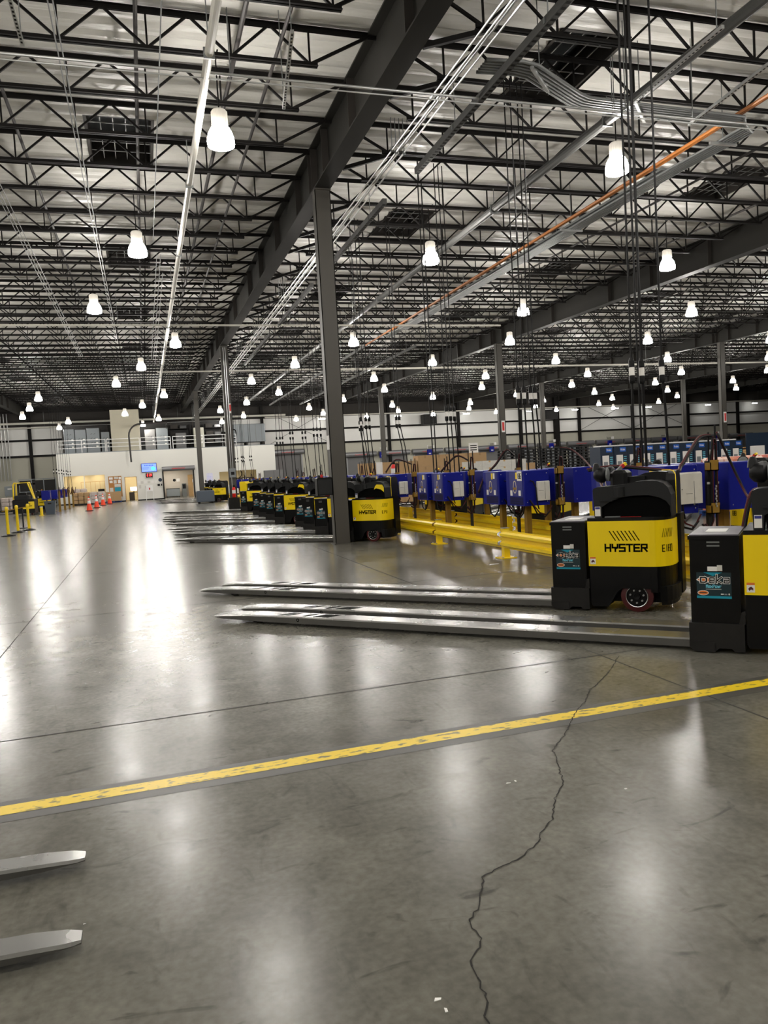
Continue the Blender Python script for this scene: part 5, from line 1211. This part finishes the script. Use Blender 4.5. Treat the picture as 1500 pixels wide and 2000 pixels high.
# ------------------------------------------------------------------ things left of the aisle
def cone(x, y, lab):
    t = thing('traffic_cone', lab, 'traffic cone', (x,y,0), 0, 'orange traffic cones in the aisle')
    S = lambda key, name, fnn: shared(('cone',key), name, t, fnn, 'auto')
    S('b', 'base', lambda m: m.cbox(-.24,.24,-.24,.24,0,.045,'black',.03))
    S('c', 'cone', lambda m: m.lathe((0,0,.045), [(.175,0),(.165,.05),(.03,.83),(.02,.84)], 'coneorange', 18))
    S('s', 'reflective_band', lambda m: (m.lathe((0,0,.045), [(.108,.41),(.077,.6)], 'conewhite', 18, cap=False), m.lathe((0,0,.045), [(.066,.66),(.052,.75)], 'conewhite', 18)))
for j, (x, y) in enumerate([(-3.34,50.2),(-3.24,55.9),(-3.1,61.5),(-2.75,64.4)]): cone(x, y, f'orange traffic cone with white bands, {CWORD[j]} of the four in the aisle'.replace('nearest of','nearest of'))
for j, (x, y) in enumerate([(-4.53,28.6),(-4.5,30.5),(-4.28,31.6)]):
    t = thing('delineator_post', f'yellow post on a black rubber base, {["nearest","middle","farthest"][j]} of the three at the left', 'post', (x,y,0), 0, 'yellow delineator posts')
    m = MB(); m.lathe((0,0,0), [(.23,0),(.23,.03),(.08,.07)], 'black', 8); m.build('base', t)
    m = MB(); m.lathe((0,0,.06), [(.05,0),(.045,.8),(.055,.82),(.055,.9),(.03,.94)], 'railyel', 14); m.build('tube', t, smooth='auto')
simple('barrier_board', 'black board held across behind the yellow posts', 'barrier', [('board', lambda m: m.box(-.25,.25,-.02,.02,.82,1.08,'black')), ('arm', lambda m: m.bar((-.75,0,.72),(.25,0,.86),.05,.03,'mustard')), ('leg', lambda m: m.bar((0,0,0),(0,0,.82),.05,.05,'black')), ('foot', lambda m: m.box(-.2,.2,-.2,.2,0,.03,'black'))], (-4.75,33.6,0))
simple('bollard', 'short yellow bollard with a white cap left of the grey bin', 'bollard', [('tube', lambda m: m.lathe((0,0,.02), [(.08,0),(.08,.45)], 'railyel', 12)), ('cap', lambda m: m.lathe((0,0,.47), [(.085,0),(.085,.05)], 'white', 12)), ('foot_plate', lambda m: m.box(-.12,.12,-.12,.12,0,.02,'railyel'))], (-5.72,47.5,0))
t = thing('waste_bin', 'slate grey plastic waste bin at the left of the aisle', 'bin', (-5.42,49.2,0))
m = MB(); n = 4; a, b_ = .23, .3; m.add([(-a,-a,0),(a,-a,0),(a,a,0),(-a,a,0),(-b_,-b_,.74),(b_,-b_,.74),(b_,b_,.74),(-b_,b_,.74)], [(0,3,2,1),(0,1,5,4),(1,2,6,5),(2,3,7,6),(3,0,4,7)], 'binblue'); m.build('body', t)
m = MB(); [m.box(*c_, .72, .78, 'binblue') for c_ in ((-.32,.32,-.32,-.28),(-.32,.32,.28,.32),(-.32,-.28,-.32,.32),(.28,.32,-.32,.32))]; m.box(-.1,.1,-.325,-.315,.6,.68,'skirt'); m.build('rim', t)
# order picker with yellow overhead guard
t = thing('reach_truck', 'yellow and black reach truck with a yellow overhead guard at the far left', 'forklift', (-6.95,50.6,0))
m = MB(); m.cbox(-.62,.6,-.7,.9,.12,.95,'black',.05); m.cbox(-.5,.3,-.6,.4,.95,1.2,'cowl',.05); m.build('chassis', t)
m = MB(); m.cbox(-.05,.58,-.73,-.69,.38,.8,'yellow',.01); m.build('rear_cover', t)
m = MB(); [m.box(.17+.07*q,.22+.07*q,-.735,-.73,.64,.69,'black_ink') for q in range(3)]; [m.box(.1+.06*q,.145+.06*q,-.735,-.73,.52,.57,'black_ink') for q in range(6)]; m.build('black_print', t)
for pts in ([(-.6,-.3,.6),(-.55,-.3,1.85),(-.45,-.3,1.95)],[(.55,-.3,.95),(.25,-.3,1.9)],[(-.55,.5,.9),(-.5,.5,1.95)],[(.5,.5,.9),(.25,.5,1.95)]): m = MB(); m.tube(pts, .04, 'mustard' if 0 else 'railyel', 8); m.build('guard_leg', t)
m = MB(); [m.bar((-.5,y_,1.94),(.27,y_,1.94),.05,.04,'railyel') for y_ in (-.3,-.1,.1,.3,.5)]; [m.bar((x_,-.32,1.95),(x_,.52,1.95),.05,.05,'railyel') for x_ in (-.5,.27)]; m.build('overhead_guard', t)
for x_ in (-.45,.4): m = MB(); m.lathe((x_-.06,-.45,.14), [(.06,0),(.14,.01),(.14,.12),(.06,.13)], 'tyre', 16, 'x'); m.build('wheel', t)
m = MB(); [m.box(x_-.07,x_+.07,.9,2.0,.05,.1,'fork') for x_ in (-.3,.3)]; m.build('fork', t); m = MB(); m.box(-.5,-.4,.85,.95,.1,1.9,'steel'); m.box(.4,.5,.85,.95,.1,1.9,'steel'); m.box(-.5,.5,.85,.95,1.8,1.9,'steel'); m.build('mast', t)
m = MB(); m.cbox(-.35,.1,-.1,.3,1.2,1.35,'black',.03); m.build('seat', t)
truck((-7.05, 53.75, 0), 0, 'black pallet truck standing just right of the reach truck at the far left', None, False, 1, group='pallet trucks at the far left')
truck((-9.3, 47.2, 0), 0, 'black pallet truck left of the reach truck with its forks toward the far left', None, False, 1, group='pallet trucks at the far left')
for j, (x, y) in enumerate([(-5.95,52.0),(-5.85,55.2),(-5.85,58.4),(-5.85,61.6)]):
    charger(x-.25, x+.25, y, f'blue battery charger in the row left of the aisle, {ORD[j]} from the front', face=1, sheet=None)
    t = thing('cable_hanger', f'mustard cable post left of the aisle, {ORD[j]} from the front', 'cable hanger', (-5.3,y+1.3,0), 0, 'mustard posts left of the aisle')
    m = MB(); m.box(-.06,.06,-.06,.06,.014,1.36,'mustard'); m.build('post', t); m = MB(); m.box(-.14,.14,-.14,.14,0,.014,'mustard'); m.build('foot_plate', t)
    m = MB(); m.tube(catenary((0,-.08,1.5),(.0,-.5,.9),.3), .02, 'cable_black', 5); m.tube(catenary((.05,-.08,1.55),(.25,-.08,1.5),.5), .02, 'cable_red', 5); m.tube([(0,-.07,1.3),(0,-.07,1.75)], .015, 'cable_black', 5); m.build('looped_lead', t)
    drop(-5.45, y+1.2, [(-.05,0),(.12,0)], f'thin black drop cables left of the aisle, {ORD[j]} from the front', 2.55, .1)
# wrapped goods
def wrapped(x0, x1, y0, y1, nz, lab, seed, mt='wrap', h=.3):
    r_ = random.Random(seed)
    t = thing('wrapped_pallet_load', lab, 'pallet load', (x0,y0,0)); m = MB(); pallet(m, 0,x1-x0,0,y1-y0,0,'palletblack'); m.build('pallet_base', t)
    n_ = max(2, int((x1-x0)/.42)); w_ = (x1-x0)/n_
    for k in range(nz):
        m = MB()
        for i in range(n_): m.cbox(i*w_+.01+r_.uniform(0,.02), (i+1)*w_-.01, r_.uniform(0,.04), y1-y0-.02, .135+k*h, .13+(k+1)*h-.01, mt, .06)
        m.build('bag_layer', t)
wrapped(-5.65,-4.35,66.3,67.3,3,'low pallet of wrapped brown cartons before the left office window',1,'cardboard')
wrapped(-4.3,-3.15,66.3,67.3,3,'pallet of white wrapped bags beside the traffic cones',2)
wrapped(-5.6,-4.6,67.6,68.5,4,'pallet of shrink-wrapped bags close to the office window',3)
wrapped(-11.2,-9.9,60,61,3,'wrapped pallet of pink and white bags at the far left edge',4)
wrapped(-9.85,-8.75,60,61,3,'wrapped pallet of bags right of the one at the far left edge',5)
simple('gaylord_box', 'large brown cardboard bin on a pallet under the notice board', 'box', [('pallet_base', lambda m: pallet(m, 0,1.2,0,.9,0,'palletblue')), ('box', lambda m: (m.box(0,.6,0,.9,.132,.92,'cardboard'), m.box(.6,1.2,0,.9,.132,.92,'cardboard'))), ('corner_seam', lambda m: m.box(.595,.605,-.003,0,.132,.92,'cardtape'))], (-3.2,68.9,0))
simple('gate_panel', 'grey mesh gate between the back wall column and the office block', 'gate', [('frame', lambda m: [m.bar((0,0,z),(3.0,0,z),.06,.06,'greypaint') for z in (.1,1.3,2.4)]+[m.bar((x,0,0),(x,0,2.43),.07,.07,'greypaint') for x in (0,1.0,2,3.0)]), ('sheet', lambda m: m.box(.03,2.97,-.01,.01,.12,2.3,'skirt'))], (-10.6,74.5,0))
simple('wall_cabinet', 'grey control cabinet on a stand at the far left', 'cabinet', [('case', lambda m: m.cbox(0,.8,-.2,.2,1.0,1.9,'greypaint',.02)), ('label_plate', lambda m: m.box(.25,.6,-.203,-.2,1.6,1.7,'white')), ('leg', lambda m: [m.box(a,a+.06,-.03,.03,0,1.0,'greypaint') for a in (.05,.69)])], (-12.1,76.5,0))
simple('grey_cabinet', 'tall grey steel cabinet right of the office corner behind the trucks', 'cabinet', [('case', lambda m: m.cbox(0,1.6,-.4,.4,.0,2.0,'doorgrey',.02)), ('door_gap', lambda m: m.box(.79,.81,-.404,-.4,.05,1.95,'black'))], (10.2,68.6,0))
t = thing('waste_bin', 'dark rectangular tilt bin beside the third column', 'bin', (3.2,50.8,0)); m = MB(); m.cbox(-.1,1.0,-.6,.6,.1,.8,'binblue',.04); m.build('body', t); m = MB(); [m.lathe((a,b2,0),[(.06,0),(.06,.1)],'black',10) for a in (.05,.85) for b2 in (-.45,.45)]; m.build('wheel', t)
# paper scraps on the floor
for j, (x, y, s, a, lab) in enumerate([(.706,2.035,.013,.3,'small white paper scrap at the bottom of the view'),(.712,1.985,.009,1,'tiny white scrap below the larger one at the bottom'),(5.0,10.67,.09,.2,'white paper scrap lying before the guard rail'),(1.572,3.316,.014,.1,'white paper flake left of the crack'),(1.614,3.325,.008,.9,'tiny flake beside the flake left of the crack'),(2.033,3.03,.009,.4,'white flake right of the crack'),(-.659,3.355,.02,1.2,'yellowish splinter between the two fork tips at the left'),(-.315,2.862,.005,.1,'tiny white speck beside the nearer left fork tip')]):
    m = MB(); c_, s_ = math.cos(a)*s, math.sin(a)*s; m.add([(-c_,-s_,0),(c_*.7,-s_,0),(c_,s_*.8,0),(-c_*.4,s_+s*.4,0),(-c_,-s_,.002),(c_*.7,-s_,.002),(c_,s_*.8,.002),(-c_*.4,s_+s*.4,.002)], [(0,3,2,1),(4,5,6,7),(0,1,5,4),(1,2,6,5),(2,3,7,6),(3,0,4,7)], 'white' if j != 6 else 'cream')
    tag(m.build('paper_scrap', loc=(x,y,0.0)), lab, 'scrap')
